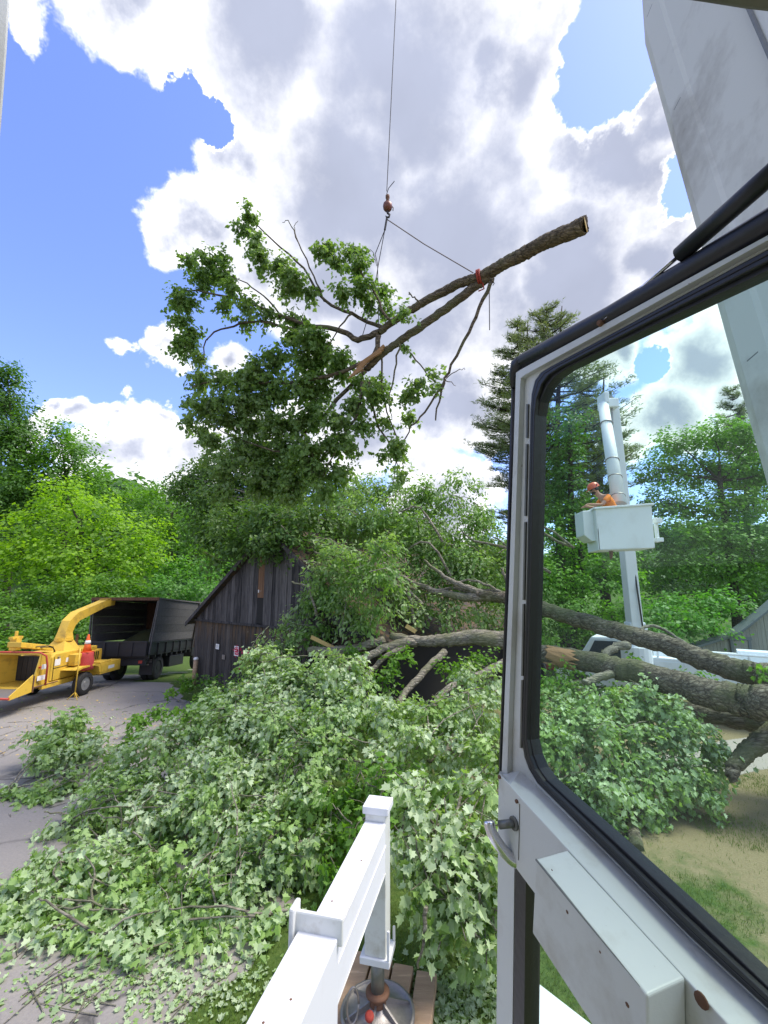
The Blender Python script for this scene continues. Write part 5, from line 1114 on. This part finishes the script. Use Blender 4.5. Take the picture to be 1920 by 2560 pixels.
heap('cut_branch', 'separate small leafy branch lying alone on the asphalt at left', [(180,1830,11.2,45,22),(130,1870,10.6,60,35),(210,1870,10.6,45,30),(120,1920,10,45,30),(230,1890,10.4,30,25),(150,1900,10.2,50,30),(160,1990,9.4,35,25),(120,2000,9.3,30,22),(50,2030,9.2,45,16),(100,2040,9,45,14),(10,2040,9.2,35,16),(265,1930,9.8,25,18),(290,1900,10,14,12)], .12, 14, .18, 8, group='cut branches on the asphalt', droop=.5, flip=.45, inner=.3)
m = MB()
for pts in ([(250,1960),(215,1935),(180,1915)],[(240,1975),(190,1955),(150,1940)],[(300,1905),(250,1885),(225,1880)],[(200,2045),(150,2035),(110,2030)]): branch(m, [G(*q, .12 + i * .12) for i, q in enumerate(pts)], .015, .008, 6, 4, .02)
obj('loose_twigs', m, 'barkpale', bpy.data.objects['cut_branch'], kind='stuff')
heap('cut_branch', 'long thin branch with sparse green leaves reaching from the barn onto the asphalt', [(350,1840,11.7,16,22),(330,1865,11.3,22,12),(300,1870,11.2,20,10),(345,1800,12.6,14,14),(400,1795,12.8,28,10),(470,1790,12.8,40,12),(430,1740,15,15,10),(470,1710,16,25,10)], .11, 12, .15, 0, group='cut branches on the asphalt', mat='lf_mid', droop=.3, flip=.2)
m = MB(); branch(m, [G(671,1713,.9), G(617,1748,.5), G(560,1782,.2), G(508,1802,.08), G(450,1812,.06), G(385,1826,.05)], .06, .025, 8, 5, .02); branch(m, [G(530,1796,.1), G(460,1798,.08), G(380,1796,.06)], .03, .015, 7, 4, .015)
obj('stem', m, 'barkpale', bpy.data.objects['cut_branch.001'], True)
bushy('ivy_bank', 'bright green leafy bank along the foot of the barn wall', 'shrub', [(520,1700,15.6,30,14),(560,1735,14.4,50,18),(620,1725,14,50,25),(600,1750,13.4,55,16),(670,1700,13.6,45,25),(540,1770,13.2,50,14),(700,1650,13.4,40,25),(640,1780,12.4,50,14),(500,1745,14.8,40,10)], .10, 18, .18, 'lf_mid', shape=OVAL, foliage='foliage', twig=(.2, .008, .2), floor=.05)
# bark pieces visible in the heap
for pts, r, lab in (([(920,1870,8.4),(950,1890,8.3),(975,1830,8.7)], .03, 'slim pale stick poking out of the heap behind the outrigger post'), ([(1150,1990,5.7),(1140,2050,5.5),(1120,2110,5.4),(1100,2170,5.3)], .018, 'crooked pale stick down the near right bough'), ([(1065,2270,4.75),(1060,2330,4.75),(1058,2350,4.75),(1045,2420,4.75)], .022, 'split pale stick low in the near right bough'),
                    ([(335,2080,7),(380,2120,6.9),(420,2140,6.9)], .014, 'thin whitish twig on top of the left heap'), ([(50,2340,5.9),(120,2370,5.8),(190,2385,5.7),(250,2380,5.7)], .03, 'broken branch end with pale torn tip at lower left'), ([(880,2060,6.6),(850,2030,6.9),(830,2010,7)], .012, 'bare forked twig in the dark hollow beside the outrigger')):
    m = MB(); branch(m, V3(pts), r, r * .5, 7, 5, .015); tag(obj('stick', m, 'barkpale', None, True), lab, 'stick', 'bare sticks in the heap')
# yellow-white torn ends
m = MB(); m.tube([P(215, 2384, 5.66), P(255, 2380, 5.66)], [.035, .02], 7); obj('torn_end', m, 'cutwood', bpy.data.objects['stick.004'])

# ------------------------------------------------------------------ the crane: cab door, boom, outrigger
cr = thing('mobile_crane', 'white mobile crane around the viewer: open cab door, boom and outrigger', 'crane', (0, -1, 0))
u_ = (cR * .363 + cU * .011 - cF * 1).normalized(); v0 = (cR * -.035 - cU).normalized(); v_ = (v0 - u_ * v0.dot(u_)).normalized(); n_ = u_.cross(v_)
A_ = Z(1290, 922, .95)
if (O - A_).dot(n_) < 0: n_ = -n_
def DPt(px, py, c): d = ray(px, py); t = ((A_ - O).dot(n_) + c) / d.dot(n_); return O + d * t
def plate(mb, outl, c0, c1):
    top_ = [DPt(x, y, c1) for x, y in outl]; mb.hexa(top_, [p + n_ * (c0 - c1) for p in top_])
def ring(mb, a, b, c0, c1):     # matching point lists
    n = len(a); ta = [DPt(x, y, c1) for x, y in a]; tb = [DPt(x, y, c1) for x, y in b]; ba = [p + n_ * (c0 - c1) for p in ta]; bb_ = [p + n_ * (c0 - c1) for p in tb]
    o = len(mb.v); mb.v += ta + tb + ba + bb_
    for i in range(n - 1):
        j = i + 1
        mb.f += [(o + i, o + j, o + n + j, o + n + i), (o + 2 * n + i, o + 3 * n + i, o + 3 * n + j, o + 2 * n + j), (o + i, o + 2 * n + i, o + 2 * n + j, o + j), (o + n + i, o + n + j, o + 3 * n + j, o + 3 * n + i)]
def ln(p, q, x): return (x, p[1] + (q[1] - p[1]) * (x - p[0]) / (q[0] - p[0]))
XR = 2500
gask_o = [ln((1527, 835), (1920, 623), XR), (1920, 623), (1527, 835), (1375, 917), (1352, 931), (1337, 952), (1329, 985), (1326, 1030), (1316, 1479), (1305, 1810), (1304, 1850), (1311, 1893), (1323, 1925), (1343, 1958), (1504, 2119), (1721, 2338), (1920, 2523), ln((1721, 2338), (1920, 2523), XR)]
gask_i = [ln((1527, 864), (1920, 676), XR), (1920, 676), (1527, 866), (1416, 921), (1385, 943), (1366, 968), (1350, 1005), (1344, 1040), (1334, 1479), (1326, 1810), (1326, 1850), (1334, 1888), (1348, 1921), (1369, 1950), (1530, 2097), (1721, 2275), (1920, 2466), ln((1721, 2275), (1920, 2466), XR)]
fr_o = [ln((1300, 925), (1920, 588), XR), (1920, 588), (1527, 802), (1340, 903), (1300, 925), (1290, 932), (1289, 960), (1288, 1000), (1272, 1479), (1259, 1810), (1256, 1850), (1254, 1885), (1252, 1910), (1250, 1935), (1504, 2160), (1721, 2375), (1920, 2560), ln((1721, 2375), (1920, 2560), XR)]
m = MB(); ring(m, fr_o, gask_o, -.035, 0)
# pressed lip round the frame
lip_a = [(x, y) for x, y in [ln((1300, 925), (1920, 588), XR), (1920, 588), (1527, 802), (1340, 903), (1300, 925), (1290, 932), (1289, 960), (1288, 1000), (1272, 1479), (1259, 1810), (1254, 1935)]]
lip_b = [ln((1305, 940), (1920, 600), XR), (1920, 600), (1530, 817), (1350, 916), (1312, 937), (1302, 945), (1300, 965), (1299, 1000), (1283, 1479), (1271, 1810), (1268, 1935)]
ring(m, lip_a, lip_b, .0005, .012)
door = obj('cab_door', m, 'crane', cr)
for yy0, yy1 in ((1010, 1095), (1110, 1290), (1305, 1500), (1510, 1690), (1700, 1870)):
    m = MB(); f_ = lambda y: 1318 - (y - 1000) * .0195
    plate(m, [(f_(yy0) - 2, yy0), (f_(yy0) + 2, yy0), (f_(yy1) + 2, yy1), (f_(yy1) - 2, yy1)], .0005, .004); obj('seal_strip', m, 'greysteel', door)
# gasket as soft rounded ring
m = MB(); mid = [((a[0] + b[0]) / 2, (a[1] + b[1]) / 2) for a, b in zip(gask_o, gask_i)]
q1 = [(a[0] * .72 + b[0] * .28, a[1] * .72 + b[1] * .28) for a, b in zip(gask_o, gask_i)]; q2 = [(a[0] * .45 + b[0] * .55, a[1] * .45 + b[1] * .55) for a, b in zip(gask_o, gask_i)]
ring(m, gask_o, q1, -.02, .007); ring(m, q1, q2, -.02, .011); ring(m, q2, gask_i, -.02, .003)
obj('window_gasket', m, 'rubber', door, bevel=.002)
m = MB(); o_ = [DPt(x, y, -.008) for x, y in gask_i]; cen = sum(o_, Vector()) / len(o_); grow = [p + (cen - p) * -.012 for p in o_]; m.v = grow; m.f = [tuple(range(len(grow)))]; obj('window_pane', m, 'glass', door)
# outer weather seal: fat tube along top and thin at the hinge-free edge
tp_ = [DPt(*ln((1527, 797), (1920, 560), XR), 0), DPt(1920, 560, 0), DPt(1700, 690, 0), DPt(1527, 790, 0), DPt(1400, 856, 0), DPt(1310, 903, 0)]
m = MB(); m.tube(tp_, .0165, 14); m.tube([DPt(1312, 902, 0), DPt(1294, 914, 0), DPt(1286, 934, 0), DPt(1284, 970, 0)], [.0165, .0165, .011, .006], 12); m.tube([DPt(1284, 965, 0), DPt(1268, 1479, 0), DPt(1252, 1925, 0)], .0045, 8); obj('weather_seal', m, 'rubber', door, True)
# sill ledge, rail and latch cover
cL = .055; m = MB()
inn = [(1249, 1928), (1300, 1928), (1343, 1966), (1504, 2123), (1721, 2342), (1920, 2527), ln((1721, 2342), (1920, 2527), 2300)]
out_ = [(1247, 1932), (1275, 1963), (1300, 1993), (1426, 2130), (1610, 2332), (1800, 2540), ln((1610, 2332), (1800, 2540), 2150)]
ti = [DPt(x, y, .0005) for x, y in inn]; to = [DPt(x, y, cL) for x, y in out_]; dn = v_ * .135
n = len(ti); o0 = len(m.v); m.v += ti + to + [p + dn for p in to] + [p + dn - n_ * (cL + .03) for p in to]
for i in range(n - 1):
    for k in range(3): m.f.append((o0 + k * n + i, o0 + k * n + i + 1, o0 + (k + 1) * n + i + 1, o0 + (k + 1) * n + i))
m.f.append((o0, o0 + n, o0 + 2 * n, o0 + 3 * n))
obj('sill_rail', m, 'crane', door, bevel=.002)
m = MB(); face = [(1339, 2147), (1618, 2489), (1622, 2800), (1520, 2625), (1478, 2560), (1330, 2332)]
plate(m, face, cL + .001, cL + .062); obj('latch_cover', m, 'crane', door, bevel=.003, seg=3)
m = MB(); m.tube([DPt(x, y, cL + .0622) for x, y in ((1340, 2149), (1400, 2222), (1470, 2308), (1545, 2399), (1600, 2467))], [.0016, .0018, .0012, .0008, .0004], 6); obj('edge_bead', m, 'greysteel', door)
for (x, y, rr2) in ((1418, 2280, .0016), (1568, 2512, .0018), (1500, 2380, .001), (1380, 2175, .0008)):
    m = MB(); m.lathe([(rr2 * 1.6, 0), (rr2 * 1.2, .0004)], DPt(x, y, cL + .0621), n_, 7); obj('paint_chip', m, 'rust', door)
m = MB(); q = [DPt(1755, 2500, cL + .002)]; m.lathe([(.008, 0), (.008, .002), (.004, .003)], q[0], n_, 12); obj('bolt', m, 'rust', door)
for x, y in ((1293, 2003), (1250, 1942)): m = MB(); m.lathe([(.0035, 0), (.0035, .003), (.001, .004)], DPt(x, y, cL), n_, 10); obj('bolt', m, 'rust', door)
m = MB(); m.tube([DPt(1299, 2010, cL + .0006), DPt(1298, 2080, cL + .0006), DPt(1296, 2150, cL + .0006)], .0008, 4); obj('seam', m, 'greysteel', door)
# lower stile and lower window
m = MB(); plate(m, [(1246, 2010), (1284, 2060), (1286, 2150), (1277, 2900), (1238, 2900)], -.03, .002); obj('lower_stile', m, 'crane', door)
m = MB(); plate(m, [(1289, 2150), (1315, 2170), (1306, 2900), (1279, 2900)], -.03, .006); obj('lower_gasket', m, 'rubber', door)
m = MB(); m.v = [DPt(x, y, -.01) for x, y in [(1313, 2160), (1900, 2750), (1900, 3300), (1303, 3300)]]; m.f = [(0, 1, 2, 3)]; obj('lower_pane', m, 'glass', door)
# handle
m = MB(); h0 = DPt(1287, 2058, cL); h1 = h0 + n_ * .030 + (Z(1240, 2060, .86) - Z(1287, 2058, .86)) * .45
m.tube([h0, h0 + n_ * .004], .012, 14); m.tube([h0, DPt(1248, 2062, cL + .02)], .0075, 12); hd_ = obj('door_handle', m, 'greysteel', door, True)
lv = [(1222, 2050, .84), (1226, 2072, .835), (1240, 2100, .83), (1262, 2130, .825), (1285, 2152, .82), (1302, 2158, .82)]
m = MB(); m.tube(wiggle([Z(*q) for q in lv], 4, 0), [.006, .011, .0105, .0105, .010, .0105] + [.0105] * 14 + [.009], 14); obj('lever', m, 'chrome', hd_, True)
# gas strut
sa = DPt(1503, 808, .012); sb = Z(1700, 637, .60); sc_ = Z(2060, 318, .44)
m = MB(); m.tube([sb, sc_], .0115, 18); st = obj('gas_strut', m, 'rubber', cr, True)
m = MB(); m.tube([sa, sb], .0032, 10); obj('strut_rod', m, 'chrome', st, True)
m = MB(); m.lathe([(.005, -.006), (.006, 0), (.004, .006)], sa, n_, 14); m.hexa([DPt(*q, .001) for q in ((1495, 815), (1560, 782), (1566, 792), (1500, 826))], [DPt(*q, .009) for q in ((1495, 815), (1560, 782), (1566, 792), (1500, 826))]); obj('strut_bracket', m, 'rust', st, True)
m = MB()
for (a, b) in (((1430, 872), (1920, 607)),): m.tube([DPt(*a, .0005), DPt(*b, .0005)], .0022, 6)
obj('rust_line', m, 'rust', door)
# cab post at the left and header at the top
m = MB(); a = [(-60, -80), (34, -80), (22, 130), (9, 300), (-4, 430), (-60, 430)]; m.hexa([Z(x, y, .55) for x, y in a], [Z(x, y, .55) - cF * .06 - cR * .05 for x, y in a]); obj('cab_post', m, 'crane', cr, bevel=.004)
m = MB(); a = [(1600, -60), (1640, -6), (1760, 12), (1860, 28), (2000, 44), (2000, -60)]; m.hexa([Z(x, y, .50) for x, y in a], [Z(x, y, .50) - cF * .05 + cU * .03 for x, y in a]); obj('cab_header', m, 'greysteel', cr, bevel=.004)
m = MB(); a = [(-.75, .585, -1.3), (.62, .585, -1.3), (.62, .60, .46), (-.35, .60, .46), (-.75, .60, .44)]; m.hexa([C(*q) for q in a], [C(q[0], q[1] + .05, q[2]) for q in a]); obj('cab_roof', m, 'crane', cr)
m = MB(); a = [(-.75, .584, -1.3), (.62, .584, -1.3), (.62, -1.2, -1.3), (-.75, -1.2, -1.3)]; m.hexa([C(*q) for q in a], [C(q[0], q[1], q[2] - .05) for q in a]); obj('cab_back', m, 'crane', cr)
m = MB(); a = [(-.75, .584, -1.25), (-.75, .584, .44), (-.75, -1.2, .44), (-.75, -1.2, -1.25)]; m.hexa([C(*q) for q in a], [C(q[0] - .05, q[1], q[2]) for q in a]); obj('cab_side_blocker', m, 'crane', cr)  # unseen side wall, added without a window to darken reflections in the door pane
# boom
bd = (cR * .134 + cU * 2.72 + cF).normalized(); b0_ = Z(1898, 1290, 1.5)
bx = Vector((1, 0, 0)); bx = (bx - bd * bx.dot(bd)).normalized(); by = bd.cross(bx)
if by.y > 0: by = -by                    # towards the viewer
prof = [(.10, -.0), (.03, .03), (.0, .09), (.0, .20), (.012, .215), (.012, .52), (-.012, .535), (-.012, .60), (.012, .615), (.012, .95), (.05, 1.0), (.62, 1.0), (.67, .95), (.67, .06), (.60, .0)]
m = MB(); lo = b0_ - bd * 1.6; e1_ = b0_ + bd * 2.75; e2_ = b0_ + bd * 3.1; hi = b0_ + bd * 26
L0, L1, L2 = [lo + bx * p + by * q for p, q in prof], [e1_ + bx * p + by * q for p, q in prof], [e2_ + bx * (p + .02 * (q < .1)) + by * max(q, .11) for p, q in prof]
m.hexa(L0, L1); m.hexa(L1, L2); bo = obj('boom', m, 'boom', cr)
m = MB(); m.hexa([e1_ + bx * (.05 + p * .85) + by * (.07 + q * .85) for p, q in prof], [hi + bx * (.05 + p * .7) + by * (.07 + q * .7) for p, q in prof]); obj('inner_boom', m, 'boom', cr)
for t in (.55, 1.25, 2.0, 2.8, 3.6):
    m = MB(); c = b0_ + bd * t; m.box(c + bx * .002 + by * .14, (.004, .05, .005), Matrix((bx, by, bd)).transposed()); m.box(c + bd * .13 + bx * -.016 + by * .57, (.006, .05, .006), Matrix((bx, by, bd)).transposed()); obj('weld_mark', m, 'greysteel', bo)
m = MB(); m.tube([b0_ - bd * 1.2 + bx * -.016 + by * .53, b0_ + bd * 6 + bx * -.016 + by * .53], .008, 6); obj('boom_seam', m, 'greysteel', bo)
# outrigger
fn = G(690, 2560, 1.78); ff = G(938, 2055, 1.78); fn.z = ff.z = 0; od = (ff - fn).normalized(); os_ = Vector((od.y, -od.x, 0))
H0 = 1.78
def OB(s, w, z): return ff + od * s + os_ * w + Vector((0, 0, z))
def obox(mb, s0, s1, w0, w1, z0, z1): mb.hexa([OB(s0, w0, z0), OB(s1, w0, z0), OB(s1, w1, z0), OB(s0, w1, z0)], [OB(s0, w0, z1), OB(s1, w0, z1), OB(s1, w1, z1), OB(s0, w1, z1)])
m = MB(); obox(m, -2.2, -.0, -.10, .10, H0 - .42, H0); ib = obj('outrigger_beam', m, 'beam', cr, bevel=.006)
m = MB(); obox(m, -5.5, -1.42, -.135, .135, H0 - .47, H0 + .03); obj('outrigger_sleeve', m, 'beam', cr, bevel=.008)
m = MB(); obox(m, -1.45, -1.418, -.175, .165, H0 - .02, H0 + .14); obox(m, -1.49, -1.37, -.185, -.15, H0 - .2, H0 + .17); obj('sleeve_collar', m, 'crane', ib, bevel=.012)
m = MB(); obox(m, -1.9, .0, .102, .108, H0 - .20, H0 - .185); obj('side_rib', m, 'beam', ib)
for s_, w_ in ((-1.9, .03), (-2.05, -.05), (-.6, .04), (-1.1, -.03)):
    m = MB(); m.lathe([(.008, 0), (.006, .002)], OB(s_, w_, H0 + (.0305 if s_ < -1.5 else .0005)), (0, 0, 1), 7); obj('paint_chip', m, 'rust', ib)
m = MB(); m.tube([OB(-1.40, .105, H0 - .01), OB(-.02, .105, H0 - .01)], .005, 6); m.tube([OB(-1.40, .105, H0 - .41), OB(-.02, .105, H0 - .41)], .005, 6); obj('weld_bead', m, 'crane', ib, True)
m = MB(); obox(m, .002, .20, -.10, .10, .66, H0 + .06); jk = obj('jack_housing', m, 'crane', cr, bevel=.008)
m = MB(); obox(m, -.012, .235, -.125, .125, H0 + .061, H0 + .13); obj('jack_cap', m, 'beam', jk, bevel=.008)
m = MB(); obox(m, -.02, .25, -.14, .14, .60, .66); obox(m, -.02, .0, .115, .14, .66, .90); obox(m, .225, .25, .115, .14, .66, .78); obj('jack_collar', m, 'beam', jk, bevel=.008)
jc = OB(.11, 0, 0)
m = MB(); m.tube([jc + Vector((0, 0, .22)), jc + Vector((0, 0, .64))], .062, 20); pn = obj('jack_ram', m, 'greysteel', cr, True)
m = MB(); m.tube([jc + Vector((0, 0, .14)), jc + Vector((0, 0, .30))], .075, 20); m.lathe([(.11, .30), (.11, .32), (.08, .33)], jc, (0, 0, 1), 20); obj('ram_foot', m, 'rust', pn, True)
m = MB(); m.lathe([(.33, .125), (.34, .135), (.34, .165), (.32, .175), (.31, .165), (.30, .15), (.09, .20), (.08, .22)], jc, (0, 0, 1), 40); fl_ = obj('float_pad', m, 'steel', cr, True)
m = MB()
for k in range(6):
    a = k * PI / 3 + .3; d = Vector((math.cos(a), math.sin(a), 0)); w = Vector((-d.y, d.x, 0)) * .008
    p, q = jc + d * .07, jc + d * .30; m.hexa([p + w + Vector((0, 0, .16)), p - w + Vector((0, 0, .16)), p - w + Vector((0, 0, .26)), p + w + Vector((0, 0, .26))], [q + w + Vector((0, 0, .15)), q - w + Vector((0, 0, .15)), q - w + Vector((0, 0, .17)), q + w + Vector((0, 0, .17))])
obj('rib', m, 'steel', fl_)
m = MB(); hc_ = jc + Vector((-.22, -.14, .22)); m.tube([hc_ + Vector((.05 * math.cos(a) * 1, .02 + .02 * math.cos(a), .14 * math.sin(a) + .08)) for a in [i * 2 * PI / 20 for i in range(21)]], .010, 8); obj('lifting_ring', m, 'steel', fl_, True)
m = MB(); m.lathe([(.035, 0), (.04, .01), (.04, .03), (.02, .04)], jc + Vector((-.07, -.16, .24)), (0, -.5, 1), 12); obj('pin_cap', m, 'redstrap', fl_, True)
m = MB(); obox(m, -1.2, -.85, -.02, .12, .28, .34); obj('cable_eye', m, 'whiteplast', fl_)
# wooden pad
od_ = thing('outrigger_pad', 'four tan timber planks under the outrigger jack', 'timber pad', jc)
aw = R(-12)
for i in range(4):
    m = MB(); m.box((0, 0, .062), (.205, 1.15, .115)); rot = Matrix.Rotation(aw, 3, 'Z'); dxy = rot @ Vector((-.31 + i * .225 + (.02 if i == 3 else 0), .22 - .035 * i - .12, 0))
    m.v = [rot @ v + jc + dxy for v in m.v]; obj('plank', m, 'tanwood', od_, bevel=.012)
# crane fender seen through the lower pane
p0 = G(1325, 2440, 1.3); m = MB(); m.hexa([p0, G(1325, 2545, 1.3), G(1330, 2900, 1.3), G(1900, 2900, 1.3), G(1480, 2560, 1.3)], [q + Vector((0, 0, -.08)) for q in (p0, G(1325, 2545, 1.3), G(1330, 2900, 1.3), G(1900, 2900, 1.3), G(1480, 2560, 1.3))]); obj('fender', m, 'beam', cr, bevel=.01)
